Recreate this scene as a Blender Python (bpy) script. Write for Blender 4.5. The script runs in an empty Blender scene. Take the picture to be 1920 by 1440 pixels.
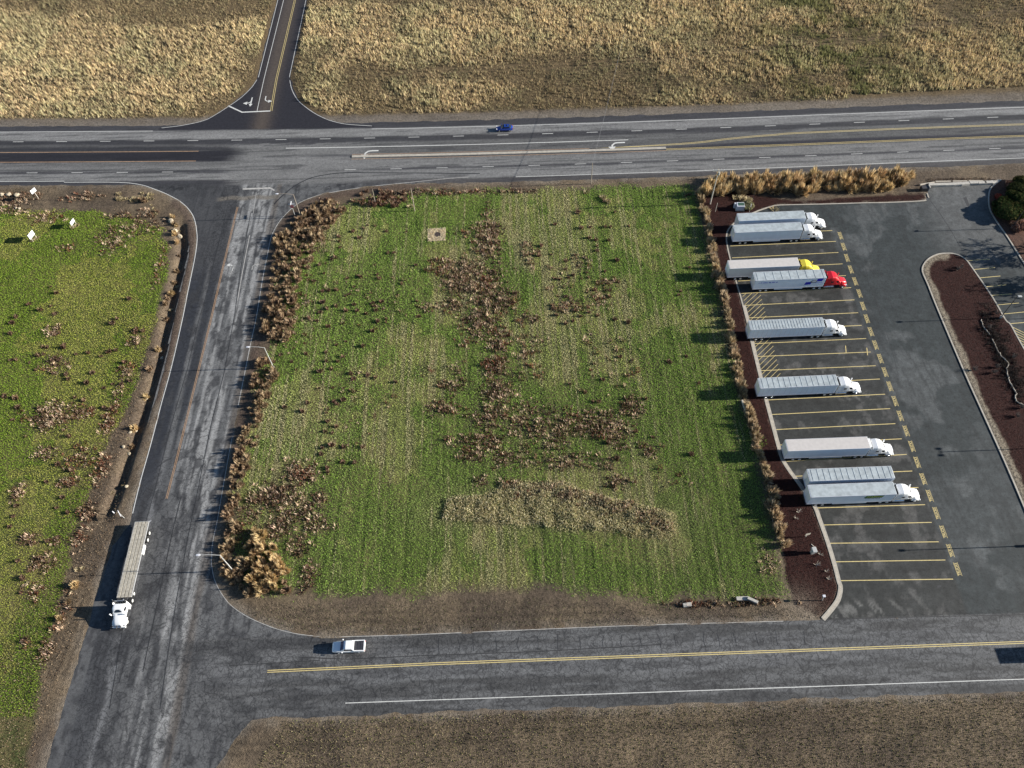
import bpy, math, random
import numpy as np
from mathutils import Matrix, Vector
random.seed(7); RNG = np.random.default_rng(7)
C = bpy.context.scene
COL = C.collection
PI = math.pi

# ------------------------------------------------------------------ camera
F, PITCH, ROLL, CAMH = 1465.616, 0.9755077, -0.0353616, 138.8056
cp, sp, cr, sr = math.cos(PITCH), math.sin(PITCH), math.cos(ROLL), math.sin(ROLL)
FW = np.array([0, cp, -sp]); UP0 = np.array([0, sp, cp]); RT0 = np.array([1., 0, 0])
RT = cr*RT0 + sr*UP0; UP = -sr*RT0 + cr*UP0
cam_d = bpy.data.cameras.new('camera'); cam = bpy.data.objects.new('camera', cam_d); COL.objects.link(cam)
cam_d.sensor_width = 36; cam_d.lens = F/1920*36; cam_d.clip_start = 1; cam_d.clip_end = 9000
cam.matrix_world = Matrix(((RT[0], UP[0], -FW[0], 0), (RT[1], UP[1], -FW[1], 0), (RT[2], UP[2], -FW[2], CAMH), (0, 0, 0, 1)))
C.camera = cam

# ------------------------------------------------------------------ light
SUN_EL = math.radians(18.0); SUN_AZ_FROM_X = 0.0        # low sun due east (+X)
w = bpy.data.worlds.new('World'); C.world = w; w.use_nodes = True
nt = w.node_tree; bg = nt.nodes['Background']; sky = nt.nodes.new('ShaderNodeTexSky')
sky.sky_type = 'NISHITA'; sky.sun_disc = False; sky.sun_elevation = SUN_EL; sky.sun_rotation = math.radians(90)
nt.links.new(sky.outputs[0], bg.inputs[0]); bg.inputs[1].default_value = 0.055; sky.ozone_density = 3.0; sky.air_density = 1.0; sky.dust_density = .3
sl = bpy.data.lights.new('sun', 'SUN'); sl.energy = 5.0; sl.angle = math.radians(0.5); sl.color = (1.0, 0.95, 0.86)
so = bpy.data.objects.new('sun', sl); COL.objects.link(so); so.location = (200, 0, 200)
so.rotation_euler = (0, math.radians(90-18.0), 0)
C.view_settings.view_transform = 'Standard'; C.view_settings.look = 'None'
C.view_settings.exposure = 1.15; C.view_settings.gamma = 1.0
C.cycles.max_bounces = 5; C.cycles.diffuse_bounces = 2; C.cycles.transparent_max_bounces = 6

# ------------------------------------------------------------------ helpers
def at(px, py, z=0.0):
    """ground point seen at a photo pixel, for heights z"""
    d = F*FW + (px-960)*RT - (py-720)*UP
    t = (z-CAMH)/d[2]
    return (d[0]*t, d[1]*t)
def pts(*l): return np.array([at(*p) for p in l])

def tag(o, label=None, cat=None, group=None, kind=None):
    if label: o['label'] = label
    if cat: o['category'] = cat
    if group: o['group'] = group
    if kind: o['kind'] = kind
    return o
def empty(name, loc, rz=0.0, scale=1.0):
    o = bpy.data.objects.new(name, None); COL.objects.link(o); o.empty_display_size = .3
    o.location = loc; o.rotation_euler = (0, 0, rz); o.scale = (scale,)*3
    return o
def link_mesh(name, me, parent=None):
    o = bpy.data.objects.new(name, me); COL.objects.link(o)
    if parent is not None: o.parent = parent
    return o
class MB:
    def __init__(s): s.v = []; s.f = []
    def add(s, vs, fs):
        n = len(s.v); s.v += [tuple(v) for v in vs]; s.f += [tuple(i+n for i in f) for f in fs]; return s
    def box(s, x0, x1, y0, y1, z0, z1):
        return s.add([(x0,y0,z0),(x1,y0,z0),(x1,y1,z0),(x0,y1,z0),(x0,y0,z1),(x1,y0,z1),(x1,y1,z1),(x0,y1,z1)],
                     [(0,3,2,1),(4,5,6,7),(0,1,5,4),(1,2,6,5),(2,3,7,6),(3,0,4,7)])
    def tube(s, p0, p1, r0, r1=None, n=8, cap=True):
        r1 = r0 if r1 is None else r1
        a = Vector(p0); b = Vector(p1); d = (b-a).normalized()
        u = d.orthogonal().normalized(); w_ = d.cross(u)
        vs = []
        for c, r in ((a, r0), (b, r1)):
            for i in range(n):
                t = 2*PI*i/n; vs.append(c + u*math.cos(t)*r + w_*math.sin(t)*r)
        fs = [(i, (i+1) % n, n+(i+1) % n, n+i) for i in range(n)]
        if cap: fs += [tuple(range(n-1, -1, -1)), tuple(range(n, 2*n))]
        return s.add(vs, fs)
    def path(s, P, r, n=6):
        for i in range(len(P)-1): s.tube(P[i], P[i+1], r, r, n)
        return s
    def loft(s, secs, n=20, cap=True):
        """secs: (x, z0, z1, half_width, power, top_taper)"""
        vs = []; fs = []
        for (x, z0, z1, hw, p, tp) in secs:
            zc = (z0+z1)/2; hz = (z1-z0)/2
            for i in range(n):
                t = 2*PI*(i+.5)/n; c, q = math.cos(t), math.sin(t)
                y = hw*math.copysign(abs(c)**(2/p), c); z = hz*math.copysign(abs(q)**(2/p), q)
                y *= 1 - tp*max(0, z/hz)
                vs.append((x, y, zc+z))
        for k in range(len(secs)-1):
            for i in range(n):
                j = (i+1) % n; fs.append((k*n+i, k*n+j, (k+1)*n+j, (k+1)*n+i))
        if cap:
            fs.append(tuple(range(n-1, -1, -1))); m = (len(secs)-1)*n; fs.append(tuple(range(m, m+n)))
        return s.add(vs, fs)
    def poly(s, P, z): return s.add([(p[0], p[1], z) for p in P], [tuple(range(len(P)))])
    def strip(s, P, wd, z):
        """flat painted strip along a polyline"""
        P = np.array(P, float); n = len(P); T = np.zeros_like(P)
        T[1:-1] = P[2:]-P[:-2]; T[0] = P[1]-P[0]; T[-1] = P[-1]-P[-2]
        T /= np.linalg.norm(T, axis=1)[:, None]; N = np.stack([-T[:, 1], T[:, 0]], 1)*wd/2
        vs = [(a[0], a[1], z) for a in P+N] + [(a[0], a[1], z) for a in P-N]
        return s.add(vs, [(i+1, i, n+i, n+i+1) for i in range(n-1)])
    def build(s, name, mat, parent=None, smooth=False, bevel=0):
        me = bpy.data.meshes.new(name); me.from_pydata(s.v, [], s.f); me.update()
        if mat: me.materials.append(mat)
        if smooth:
            me.polygons.foreach_set('use_smooth', [True]*len(me.polygons))
        o = link_mesh(name, me, parent)
        if bevel:
            m = o.modifiers.new('bevel', 'BEVEL'); m.width = bevel; m.segments = 2; m.limit_method = 'ANGLE'
        return o
def smooth_line(P, k=6):
    """Catmull-Rom through points"""
    P = np.array(P, float); Q = np.vstack([2*P[0]-P[1], P, 2*P[-1]-P[-2]]); out = []
    for i in range(1, len(Q)-2):
        for t in np.linspace(0, 1, k, endpoint=False):
            a, b, c, d = Q[i-1], Q[i], Q[i+1], Q[i+2]
            out.append(.5*(2*b+(c-a)*t+(2*a-5*b+4*c-d)*t*t+(3*b-a-3*c+d)*t**3))
    out.append(P[-1]); return np.array(out)
def sd_poly(x, y, P):
    """signed distance, negative inside"""
    P = np.asarray(P); d2 = np.full(x.shape, 1e18); ins = np.zeros(x.shape, bool)
    n = len(P)
    for i in range(n):
        ax, ay = P[i]; bx, by = P[(i+1) % n]
        ex, ey = bx-ax, by-ay; wx, wy = x-ax, y-ay
        t = np.clip((wx*ex+wy*ey)/(ex*ex+ey*ey+1e-12), 0, 1)
        d2 = np.minimum(d2, (wx-ex*t)**2+(wy-ey*t)**2)
        if ay != by:
            c = ((ay <= y) & (by > y)) | ((by <= y) & (ay > y))
            ins ^= c & (x < ax+(y-ay)*ex/(by-ay))
    d = np.sqrt(d2); return np.where(ins, -d, d)
def dist_line(x, y, P):
    d2 = np.full(x.shape, 1e18)
    for i in range(len(P)-1):
        ax, ay = P[i]; bx, by = P[i+1]; ex, ey = bx-ax, by-ay; wx, wy = x-ax, y-ay
        t = np.clip((wx*ex+wy*ey)/(ex*ex+ey*ey+1e-12), 0, 1)
        d2 = np.minimum(d2, (wx-ex*t)**2+(wy-ey*t)**2)
    return np.sqrt(d2)
_T = RNG.random((256, 256))
def vn(x, y, s, seed=0):
    x = np.asarray(x)/s+seed*17.13; y = np.asarray(y)/s+seed*7.77
    xi = np.floor(x).astype(int); yi = np.floor(y).astype(int); fx = x-xi; fy = y-yi
    fx = fx*fx*(3-2*fx); fy = fy*fy*(3-2*fy)
    g = lambda a, b: _T[a & 255, b & 255]
    return (g(xi, yi)*(1-fx)+g(xi+1, yi)*fx)*(1-fy)+(g(xi, yi+1)*(1-fx)+g(xi+1, yi+1)*fx)*fy
def fbm(x, y, s, seed=0, o=4):
    r = 0; a = 1; t = 0
    for i in range(o): r = r+a*vn(x, y, s/2**i, seed+i*3); t += a; a *= .55
    return r/t
def ss(a, b, x): t = np.clip((x-a)/(b-a), 0, 1); return t*t*(3-2*t)
def mixc(c, d, f): return c*(1-f[..., None])+np.array(d)*f[..., None]

# ------------------------------------------------------------------ materials
def mat(name, col, rough=.6, metal=0, noise=0, nscale=5, bump=0, coat=0, spec=.5):
    m = bpy.data.materials.new(name); m.use_nodes = True; t = m.node_tree; b = t.nodes['Principled BSDF']
    b.inputs['Base Color'].default_value = (*col, 1); b.inputs['Roughness'].default_value = rough
    b.inputs['Metallic'].default_value = metal; b.inputs['Coat Weight'].default_value = coat
    b.inputs['Specular IOR Level'].default_value = spec
    if noise or bump:
        tc = t.nodes.new('ShaderNodeTexCoord'); n = t.nodes.new('ShaderNodeTexNoise')
        n.inputs['Scale'].default_value = nscale; n.inputs['Detail'].default_value = 6
        t.links.new(tc.outputs['Object'], n.inputs['Vector'])
        if noise:
            r = t.nodes.new('ShaderNodeMapRange'); r.inputs[1].default_value = .3; r.inputs[2].default_value = .7
            r.inputs[3].default_value = 1-noise; r.inputs[4].default_value = 1+noise*.5
            mx = t.nodes.new('ShaderNodeVectorMath'); mx.operation = 'SCALE'; mx.inputs[0].default_value = col
            t.links.new(n.outputs[0], r.inputs[0]); t.links.new(r.outputs[0], mx.inputs[3]); t.links.new(mx.outputs[0], b.inputs['Base Color'])
        if bump:
            bp = t.nodes.new('ShaderNodeBump'); bp.inputs['Strength'].default_value = bump; bp.inputs['Distance'].default_value = .05
            t.links.new(n.outputs[0], bp.inputs['Height']); t.links.new(bp.outputs[0], b.inputs['Normal'])
    return m
def veg_mat(name, trans=.25):
    m = bpy.data.materials.new(name); m.use_nodes = True; t = m.node_tree; t.nodes.remove(t.nodes['Principled BSDF'])
    a = t.nodes.new('ShaderNodeAttribute'); a.attribute_name = 'Col'
    d = t.nodes.new('ShaderNodeBsdfDiffuse'); tr = t.nodes.new('ShaderNodeBsdfTranslucent'); mx = t.nodes.new('ShaderNodeMixShader')
    mx.inputs[0].default_value = trans
    t.links.new(a.outputs[0], d.inputs[0]); t.links.new(a.outputs[0], tr.inputs[0])
    t.links.new(d.outputs[0], mx.inputs[1]); t.links.new(tr.outputs[0], mx.inputs[2])
    t.links.new(mx.outputs[0], t.nodes['Material Output'].inputs[0]); return m
def surf_mat(name, fine=(2.0, 9.0), amp=.35, bump=.5, dist=.06, rough=.85, crack=False, pit=.6):
    """vertex-painted albedo with procedural fine grain; cracks where attribute Crk says"""
    m = bpy.data.materials.new(name); m.use_nodes = True; t = m.node_tree; b = t.nodes['Principled BSDF']
    b.inputs['Roughness'].default_value = rough; b.inputs['Specular IOR Level'].default_value = .25
    N = t.nodes.new; L = t.links.new
    a = N('ShaderNodeAttribute'); a.attribute_name = 'Col'; tc = N('ShaderNodeTexCoord')
    n1 = N('ShaderNodeTexNoise'); n1.inputs['Scale'].default_value = fine[0]; n1.inputs['Detail'].default_value = 8; n1.inputs['Roughness'].default_value = .7
    n2 = N('ShaderNodeTexNoise'); n2.inputs['Scale'].default_value = fine[1]; n2.inputs['Detail'].default_value = 4
    L(tc.outputs['Object'], n1.inputs[0]); L(tc.outputs['Object'], n2.inputs[0])
    ad = N('ShaderNodeMath'); ad.operation = 'ADD'; L(n1.outputs[0], ad.inputs[0]); L(n2.outputs[0], ad.inputs[1])
    r = N('ShaderNodeMapRange'); r.inputs[1].default_value = .7; r.inputs[2].default_value = 1.3
    r.inputs[3].default_value = 1-amp; r.inputs[4].default_value = 1+amp; L(ad.outputs[0], r.inputs[0])
    sc = N('ShaderNodeVectorMath'); sc.operation = 'SCALE'; L(a.outputs[0], sc.inputs[0]); L(r.outputs[0], sc.inputs[3])
    n3 = N('ShaderNodeTexNoise'); n3.inputs['Scale'].default_value = fine[0]*2.2; n3.inputs['Detail'].default_value = 3; n3.inputs['Roughness'].default_value = .75
    L(tc.outputs['Object'], n3.inputs[0]); r3 = N('ShaderNodeMapRange'); r3.inputs[1].default_value = .36; r3.inputs[2].default_value = .46; r3.inputs[3].default_value = pit; r3.inputs[4].default_value = 1
    L(n3.outputs[0], r3.inputs[0]); s3 = N('ShaderNodeVectorMath'); s3.operation = 'SCALE'; L(sc.outputs[0], s3.inputs[0]); L(r3.outputs[0], s3.inputs[3])
    out = s3.outputs[0]
    if crack:
        ca = N('ShaderNodeAttribute'); ca.attribute_name = 'Crk'
        wn = N('ShaderNodeTexNoise'); wn.inputs['Scale'].default_value = .6; wn.inputs['Detail'].default_value = 5; L(tc.outputs['Object'], wn.inputs[0])
        wm = N('ShaderNodeVectorMath'); wm.operation = 'MULTIPLY_ADD'; wm.inputs[1].default_value = (2.2, 2.2, 0)
        L(wn.outputs[1], wm.inputs[0]); L(tc.outputs['Object'], wm.inputs[2])
        fac = None
        for s_, th, rng in ((.42, .018, (0.35, .6)), (1.3, .04, (.55, .85))):
            v = N('ShaderNodeTexVoronoi'); v.feature = 'DISTANCE_TO_EDGE'; v.inputs['Scale'].default_value = s_
            L(wm.outputs[0], v.inputs['Vector'])
            k = N('ShaderNodeMapRange'); k.inputs[1].default_value = th*.4; k.inputs[2].default_value = th*1.6; k.inputs[3].default_value = 1; k.inputs[4].default_value = 0
            L(v.outputs['Distance'], k.inputs[0])
            q = N('ShaderNodeMapRange'); q.inputs[1].default_value = rng[0]; q.inputs[2].default_value = rng[1]; L(ca.outputs['Fac'], q.inputs[0])
            mu = N('ShaderNodeMath'); mu.operation = 'MULTIPLY'; L(k.outputs[0], mu.inputs[0]); L(q.outputs[0], mu.inputs[1])
            if fac is None: fac = mu.outputs[0]
            else:
                mm = N('ShaderNodeMath'); mm.operation = 'MAXIMUM'; L(fac, mm.inputs[0]); L(mu.outputs[0], mm.inputs[1]); fac = mm.outputs[0]
        f2 = N('ShaderNodeMath'); f2.operation = 'MULTIPLY'; f2.inputs[1].default_value = .6; L(fac, f2.inputs[0])
        mc = N('ShaderNodeMix'); mc.data_type = 'RGBA'; mc.inputs[7].default_value = (.014, .014, .016, 1)
        L(f2.outputs[0], mc.inputs[0]); L(out, mc.inputs[6]); out = mc.outputs[2]
    L(out, b.inputs['Base Color'])
    bp = N('ShaderNodeBump'); bp.inputs['Strength'].default_value = bump; bp.inputs['Distance'].default_value = dist
    L(ad.outputs[0], bp.inputs['Height']); L(bp.outputs[0], b.inputs['Normal'])
    return m
M = dict(
 white=mat('white_paint', (.80, .80, .79), .35, noise=.06, nscale=2, coat=.3),
 cabwhite=mat('cab_white', (.82, .82, .82), .3, coat=.5),
 trailer=mat('trailer_skin', (.78, .84, .90), .4, noise=.07, nscale=.8),
 trailer2=mat('trailer_skin_cream', (.74, .71, .67), .45, noise=.07, nscale=.8),
 roof=mat('trailer_roof', (.40, .44, .455), .5, noise=.24, nscale=1.3, bump=.25),
 roof_cream=mat('trailer_roof_cream', (.56, .52, .49), .5, noise=.08, nscale=1.5),
 red=mat('red_paint', (.55, .012, .02), .3, coat=.6), yellow=mat('yellow_paint', (.75, .60, .06), .35, coat=.4),
 bluecar=mat('blue_car_paint', (.012, .045, .28), .2, coat=1),
 glass=mat('dark_glass', (.01, .014, .02), .08, spec=.8), blueglass=mat('windshield_glass', (.02, .05, .12), .06, spec=1),
 black=mat('black_rubber', (.016, .016, .017), .8), steel=mat('frame_steel', (.05, .05, .055), .6),
 chrome=mat('chrome', (.75, .75, .75), .18, metal=1), alu=mat('aluminium', (.7, .7, .7), .35, metal=.6),
 rim=mat('wheel_rim', (.7, .7, .68), .4), deck=mat('deck_planks', (.44, .40, .33), .8, noise=.35, nscale=3),
 logo=mat('blue_emblem', (.01, .02, .45), .4), logogrey=mat('grey_emblem', (.12, .12, .13), .4),
 green=mat('green_lettering', (.02, .13, .03), .5), lime=mat('lime_lettering', (.42, .45, .04), .5),
 wpaint=mat('white_road_paint', (.62, .61, .58), .7, noise=.22, nscale=3), ypaint=mat('yellow_road_paint', (.66, .52, .22), .7, noise=.22, nscale=3),
 opaint=mat('faded_orange_road_paint', (.42, .26, .15), .8, noise=.3, nscale=2), dirtyw=mat('worn_white_road_paint', (.46, .44, .41), .75, noise=.35, nscale=1.2), fadew=mat('faded_white_road_paint', (.36, .35, .33), .8, noise=.4, nscale=2),
 curb=mat('concrete_kerb', (.42, .38, .32), .85, noise=.2, nscale=1.5), concrete=mat('concrete', (.46, .43, .38), .85, noise=.2, nscale=2),
 seal=mat('bitumen_sealant', (.018, .018, .02), .55), seam=mat('asphalt_joint', (.025, .025, .027), .8),
 patch=mat('asphalt_patch', (.04, .04, .043), .8, noise=.2, nscale=2),
 pole=mat('galvanised_pole', (.45, .45, .43), .5, noise=.1), wood=mat('weathered_wood_pole', (.30, .25, .20), .85, noise=.2, nscale=3),
 woodlight=mat('pale_wood_pole', (.48, .44, .38), .85, noise=.2, nscale=3), darkpole=mat('dark_bronze_pole', (.05, .045, .045), .5),
 sign=mat('sign_panel', (.66, .66, .70), .4), signred=mat('sign_red', (.5, .02, .02), .4), cabinet=mat('cabinet_green', (.05, .10, .07), .5),
 tan=mat('pale_driftwood', (.5, .44, .36), .9, noise=.2), rock=mat('boulder_stone', (.42, .35, .25), .9, noise=.3, nscale=2.5, bump=.8),
 wire=mat('overhead_wire', (.25, .25, .25), .6), amber=mat('amber_lens', (.7, .25, .02), .3), lens=mat('headlamp_lens', (.75, .75, .75), .15),
 bark=mat('grey_bark', (.16, .13, .11), .9, noise=.2), tire=mat('tyre_rubber', (.02, .02, .02), .85))
VEG = veg_mat('dry_and_green_blades')

# ------------------------------------------------------------------ site layout
_x = np.array([-170, -123, -84, -41, 20, 81, 130, 180.]); _v = np.array([4.6, 2.75, 1.32, 0, -.58, 0, .2, .2])
_pf = np.polyfit(_x, _v, 4)
def yref(x): x = np.clip(x, -185, 190); return 164.08-.0053*x+np.polyval(_pf, x)      # south lane-dash line of the highway
def wS(x): return -4.9-1.25*ss(-55, -5, x)
side_L = smooth_line(pts((120, 341.8), (220, 341.8), (262, 346), (287.5, 353.8), (312.5, 363.8), (337.5, 377.5), (355, 393.8), (365, 412.5), (369.5, 440), (368.8, 460), (365.5, 482.5), (360, 510), (350.6, 555), (342.2, 598), (321.8, 687), (302.3, 758), (282, 836), (262.7, 904.6), (243.9, 982.7)), 4)
side_R = smooth_line(pts((967, 330), (880, 332), (837.5, 335), (775, 341.3), (712.5, 347.5), (662.5, 353.8), (625, 360), (600, 365), (575, 373.8), (560, 381), (547.5, 390), (535, 402.5), (525, 413.8), (515, 430), (507.5, 447.5), (501, 480), (492, 525), (481, 592.5), (469.6, 645.8), (460.4, 691.7), (446.7, 760.4), (435.2, 820), (424.9, 875), (415.7, 927.7), (407.8, 973.6), (400.9, 1005.6), (396.8, 1033), (397.5, 1065), (405.5, 1095), (427.5, 1129.4), (457.3, 1152.4), (487, 1167), (521.5, 1180), (560.5, 1189), (606.3, 1193.6), (652, 1193.6), (800, 1189), (1180, 1173), (1468.8, 1164.6)), 4)
Ysouth = at(1100, 1233.8)[1]            # double yellow line of the south road
SOUTH_EDGE = Ysouth-8.0
seamY = at(1700, 1157)[1]
lot_w = smooth_line(pts((1736.4, 375.5), (1722.5, 377.6), (1660, 380.4), (1620, 381), (1540, 383.3), (1463, 385), (1446.7, 387.5), (1430, 392.5), (1413, 399), (1385, 412), (1366, 430), (1362, 445), (1363, 458), (1366.7, 476.7), (1380, 528), (1388, 555), (1395, 581.7), (1402.8, 613), (1409, 645), (1422.5, 701), (1433.8, 748), (1445, 791), (1456, 832.5), (1464.6, 860.8), (1477, 881.7), (1487.5, 896), (1506, 921), (1525, 950), (1535.4, 977.5), (1550, 1019), (1562.5, 1061), (1569.8, 1090), (1573, 1101.7), (1568.8, 1122.5), (1556, 1141), (1540.6, 1159)), 3)
lot_e = smooth_line(pts((1876.7, 337.4), (1858.6, 352), (1853.8, 365.8), (1853.8, 382.5), (1858.6, 399), (1872.5, 421.4), (1889, 445), (1919.7, 493.6), (1960, 556), (2040, 680)), 4)
lot_ne = pts((1742, 349), (1738, 363), (1741, 371.4))
isl = smooth_line(pts((2060, 900), (1920, 655), (1895, 610), (1885, 600), (1860, 556.7), (1823, 503), (1811.7, 488), (1800, 480), (1786.7, 475.8), (1770, 475.5), (1756.7, 477.5), (1741.7, 485), (1731.7, 496.7), (1729.5, 510), (1740, 535), (1753, 568), (1780, 632.5), (1810, 702.5), (1845, 780), (1880, 857.5), (1906, 917.5), (1930, 975)), 4)
isl = np.vstack([isl, [at(1930, 975)[0]+40, at(1930, 975)[1]-4], [at(2060, 900)[0]+40, at(2060, 900)[1]]])
P_side = np.vstack([side_L+[-.15, 0], [[-77.2, 60], [-78.0, 30], [-78.5, -60], [-64, -60], [-57, 10], [-45, SOUTH_EDGE+1]],
                    [[140, SOUTH_EDGE+1]], [[140, seamY]], side_R[::-1]+[.2, .0], [[10, 166], [-110, 168]]])
P_south = np.array([[-60, SOUTH_EDGE], [190, SOUTH_EDGE], [190, seamY+.3], [-30, seamY]])
P_lot = np.vstack([lot_w[::-1], lot_ne[::-1][1:], [at(1742, 349)], [at(1849, 345)], lot_e[1:], [[170, 80]], [[170, seamY-1]], [at(1540, 1163)]])
nl = smooth_line(pts((300, 240), (340, 235), (380, 226), (405, 213), (426.6, 199), (440, 190), (453, 180), (470, 163), (482, 145)), 4)
nr = smooth_line(pts((545, 145), (549, 165), (556, 180), (566, 192.7), (589, 210), (614, 223), (639.5, 230.5), (662, 233.6), (700, 236)), 4)
P_north = np.vstack([nl, [[at(482, 145)[0], 330]], [[at(545, 145)[0], 330]], nr, [[-35, 175], [-95, 175]]])
def sd_paved(x, y):
    w_ = y-yref(x)
    d = np.maximum(wS(x)-w_, w_-19.4)
    d = np.minimum(d, sd_poly(x, y, P_side)); d = np.minimum(d, sd_poly(x, y, P_south))
    d = np.minimum(d, np.maximum(sd_poly(x, y, P_lot), -sd_poly(x, y, isl))); d = np.minimum(d, sd_poly(x, y, P_north))
    return d
# main green field, left field, planting beds
P_field = pts((640, 385), (700, 365), (800, 358), (960, 354), (1100, 349), (1290, 345), (1308, 350), (1318, 400), (1330, 450), (1345, 520), (1365, 600), (1383, 680), (1398, 745), (1418, 810), (1436, 890), (1450, 960), (1462, 1040), (1478, 1105), (1478, 1128), (1400, 1130), (1250, 1132), (1150, 1122), (1000, 1112), (800, 1118), (700, 1122), (600, 1118), (540, 1120), (470, 1120), (440, 1100), (425, 1050), (430, 960), (450, 860), (480, 740), (500, 660), (515, 560), (535, 480), (560, 430))
P_left = np.vstack([pts((0, 392), (120, 395), (240, 405), (300, 430), (318, 470), (310, 530), (285, 620), (268, 680), (240, 760), (205, 840), (175, 900), (150, 960), (130, 1040), (112, 1100), (95, 1180), (80, 1260)), [[-81, 10], [-130, 10], [-170, 60], [-190, 150]]])
P_bedW = pts((1318, 372), (1360, 358), (1500, 378), (1640, 368), (1733, 362), (1738, 372), (1722, 377), (1463, 384.5), (1413, 398), (1368, 425), (1362, 458), (1380, 528), (1402, 613), (1422, 701), (1445, 791), (1464, 860), (1506, 921), (1535, 977), (1562, 1061), (1573, 1102), (1556, 1141), (1535, 1156), (1490, 1135), (1478, 1095), (1462, 1020), (1452, 950), (1436, 880), (1418, 800), (1400, 740), (1383, 670), (1362, 570), (1345, 480), (1328, 420))
P_bedE = np.vstack([lot_e, [[190, 80], [190, 160]], [at(1990, 335)]])
P_straw = pts((938, 903), (1060, 903), (1120, 928), (1200, 945), (1262, 962), (1270, 1000), (1240, 1010), (1150, 1000), (1050, 992), (950, 985), (830, 975), (835, 935), (925, 925))
DITCH = smooth_line(pts((338, 425), (340, 480), (322, 555), (306, 630), (292, 695), (274, 755), (252, 820), (232, 880), (212, 935), (200, 960)), 3)
sd_f = lambda x, y: sd_poly(x, y, P_field)
# weedy patches in photo pixels: x, y, rx, ry, strength
BL = [(915, 450, 26, 40, 1), (885, 520, 55, 38, 1), (845, 500, 40, 20, .7), (925, 560, 40, 35, 1), (900, 600, 35, 30, 1), (850, 575, 30, 14, .7), (800, 575, 18, 12, .8), (935, 640, 22, 30, 1), (990, 600, 26, 10, .8), (985, 665, 22, 12, .7),
      (930, 690, 26, 26, 1), (935, 735, 30, 28, 1), (920, 780, 45, 30, .9), (850, 725, 32, 14, .8), (830, 765, 34, 16, .8), (860, 700, 14, 22, .7), (915, 830, 35, 25, .8), (860, 825, 28, 14, .6), (890, 850, 26, 20, .8),
      (1000, 790, 70, 36, .75), (1100, 795, 66, 26, 1), (1000, 700, 40, 30, .35), (1000, 640, 60, 20, .35), (870, 640, 30, 20, .35), (1130, 640, 60, 30, .3), (990, 480, 20, 40, .35), (800, 690, 20, 24, .4), (1250, 900, 60, 30, .25), (960, 860, 50, 20, .6), (1060, 865, 60, 18, .55), (1150, 810, 30, 24, .9), (1185, 765, 22, 22, .9), (1040, 830, 40, 20, .6), (1165, 835, 26, 12, .7), (1215, 845, 26, 14, .6), (1120, 870, 50, 16, .6), (1160, 905, 40, 14, .6),
      (1090, 500, 24, 30, .35), (1120, 560, 40, 25, .4), (1040, 520, 40, 40, .3), (1070, 575, 40, 14, .6), (1140, 530, 22, 9, .8),
      (960, 910, 26, 10, .9), (1010, 915, 32, 10, .9), (985, 930, 40, 10, .6), (1065, 930, 26, 12, .9), (1110, 940, 40, 14, .7), (1150, 950, 40, 12, .7), (1205, 970, 36, 14, .7), (1235, 985, 26, 14, .6), (905, 905, 14, 14, .8),
      (560, 890, 40, 24, .9), (520, 930, 50, 26, .9), (570, 960, 40, 26, .9), (600, 985, 26, 18, .8), (520, 990, 40, 26, .9), (600, 940, 20, 20, .8), (560, 1020, 26, 30, .7), (580, 1080, 20, 30, .8), (470, 960, 24, 24, .7), (450, 1000, 22, 30, .6),
      (870, 437, 20, 12, .6), (915, 400, 9, 26, .6), (720, 375, 40, 8, .9), (780, 362, 60, 6, .8), (860, 362, 60, 5, .7), (960, 360, 60, 5, .7), (610, 400, 26, 22, 1), (590, 440, 26, 20, .9), (600, 465, 16, 12, .6),
      (1420, 1130, 60, 7, 1), (1320, 1134, 60, 5, 1), (1440, 1060, 20, 30, .7), (1400, 990, 30, 20, .25), (690, 560, 130, 110, .20), (650, 760, 130, 120, .20), (560, 600, 40, 90, .3), (1150, 700, 150, 120, .18), (1280, 1132, 30, 5, .8)]
BLL = [(105, 685, 24, 16, 1), (95, 780, 40, 26, 1), (150, 775, 28, 14, .9), (215, 765, 10, 8, .9), (85, 850, 26, 12, .9), (35, 925, 14, 20, .9), (150, 860, 26, 24, .8), (130, 905, 24, 14, .8), (50, 1010, 22, 14, .9), (110, 1015, 20, 8, .8), (78, 1055, 26, 16, .9), (60, 1110, 26, 18, .7), (50, 1205, 14, 8, .6),
       (100, 620, 14, 10, .8), (30, 370, 40, 18, .8), (90, 410, 40, 10, .7), (160, 370, 50, 8, .7), (210, 450, 36, 30, .6), (130, 465, 26, 10, .5), (270, 420, 30, 26, .7), (300, 500, 12, 50, .6), (240, 405, 50, 10, .6),
       (255, 640, 14, 16, .7), (240, 700, 14, 20, .7), (225, 740, 14, 24, .7), (205, 790, 14, 26, .8), (190, 880, 16, 30, .8), (165, 960, 18, 20, .8), (150, 1020, 16, 26, .8), (120, 1150, 12, 40, .8), (90, 1220, 14, 26, .8), (20, 395, 30, 8, .8)]
def blob_density(x, y, BLs):
    d = np.zeros_like(x)
    for (px, py, rx, ry, s) in BLs:
        cx, cy = at(px, py); ex = at(px+rx, py); ey = at(px, py+ry)
        a = abs(ex[0]-cx); b = abs(ey[1]-cy)
        d = np.maximum(d, s*np.exp(-(((x-cx)/a)**2+((y-cy)/b)**2)*.9))
    return np.minimum(d*1.12, 1.05)

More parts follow.
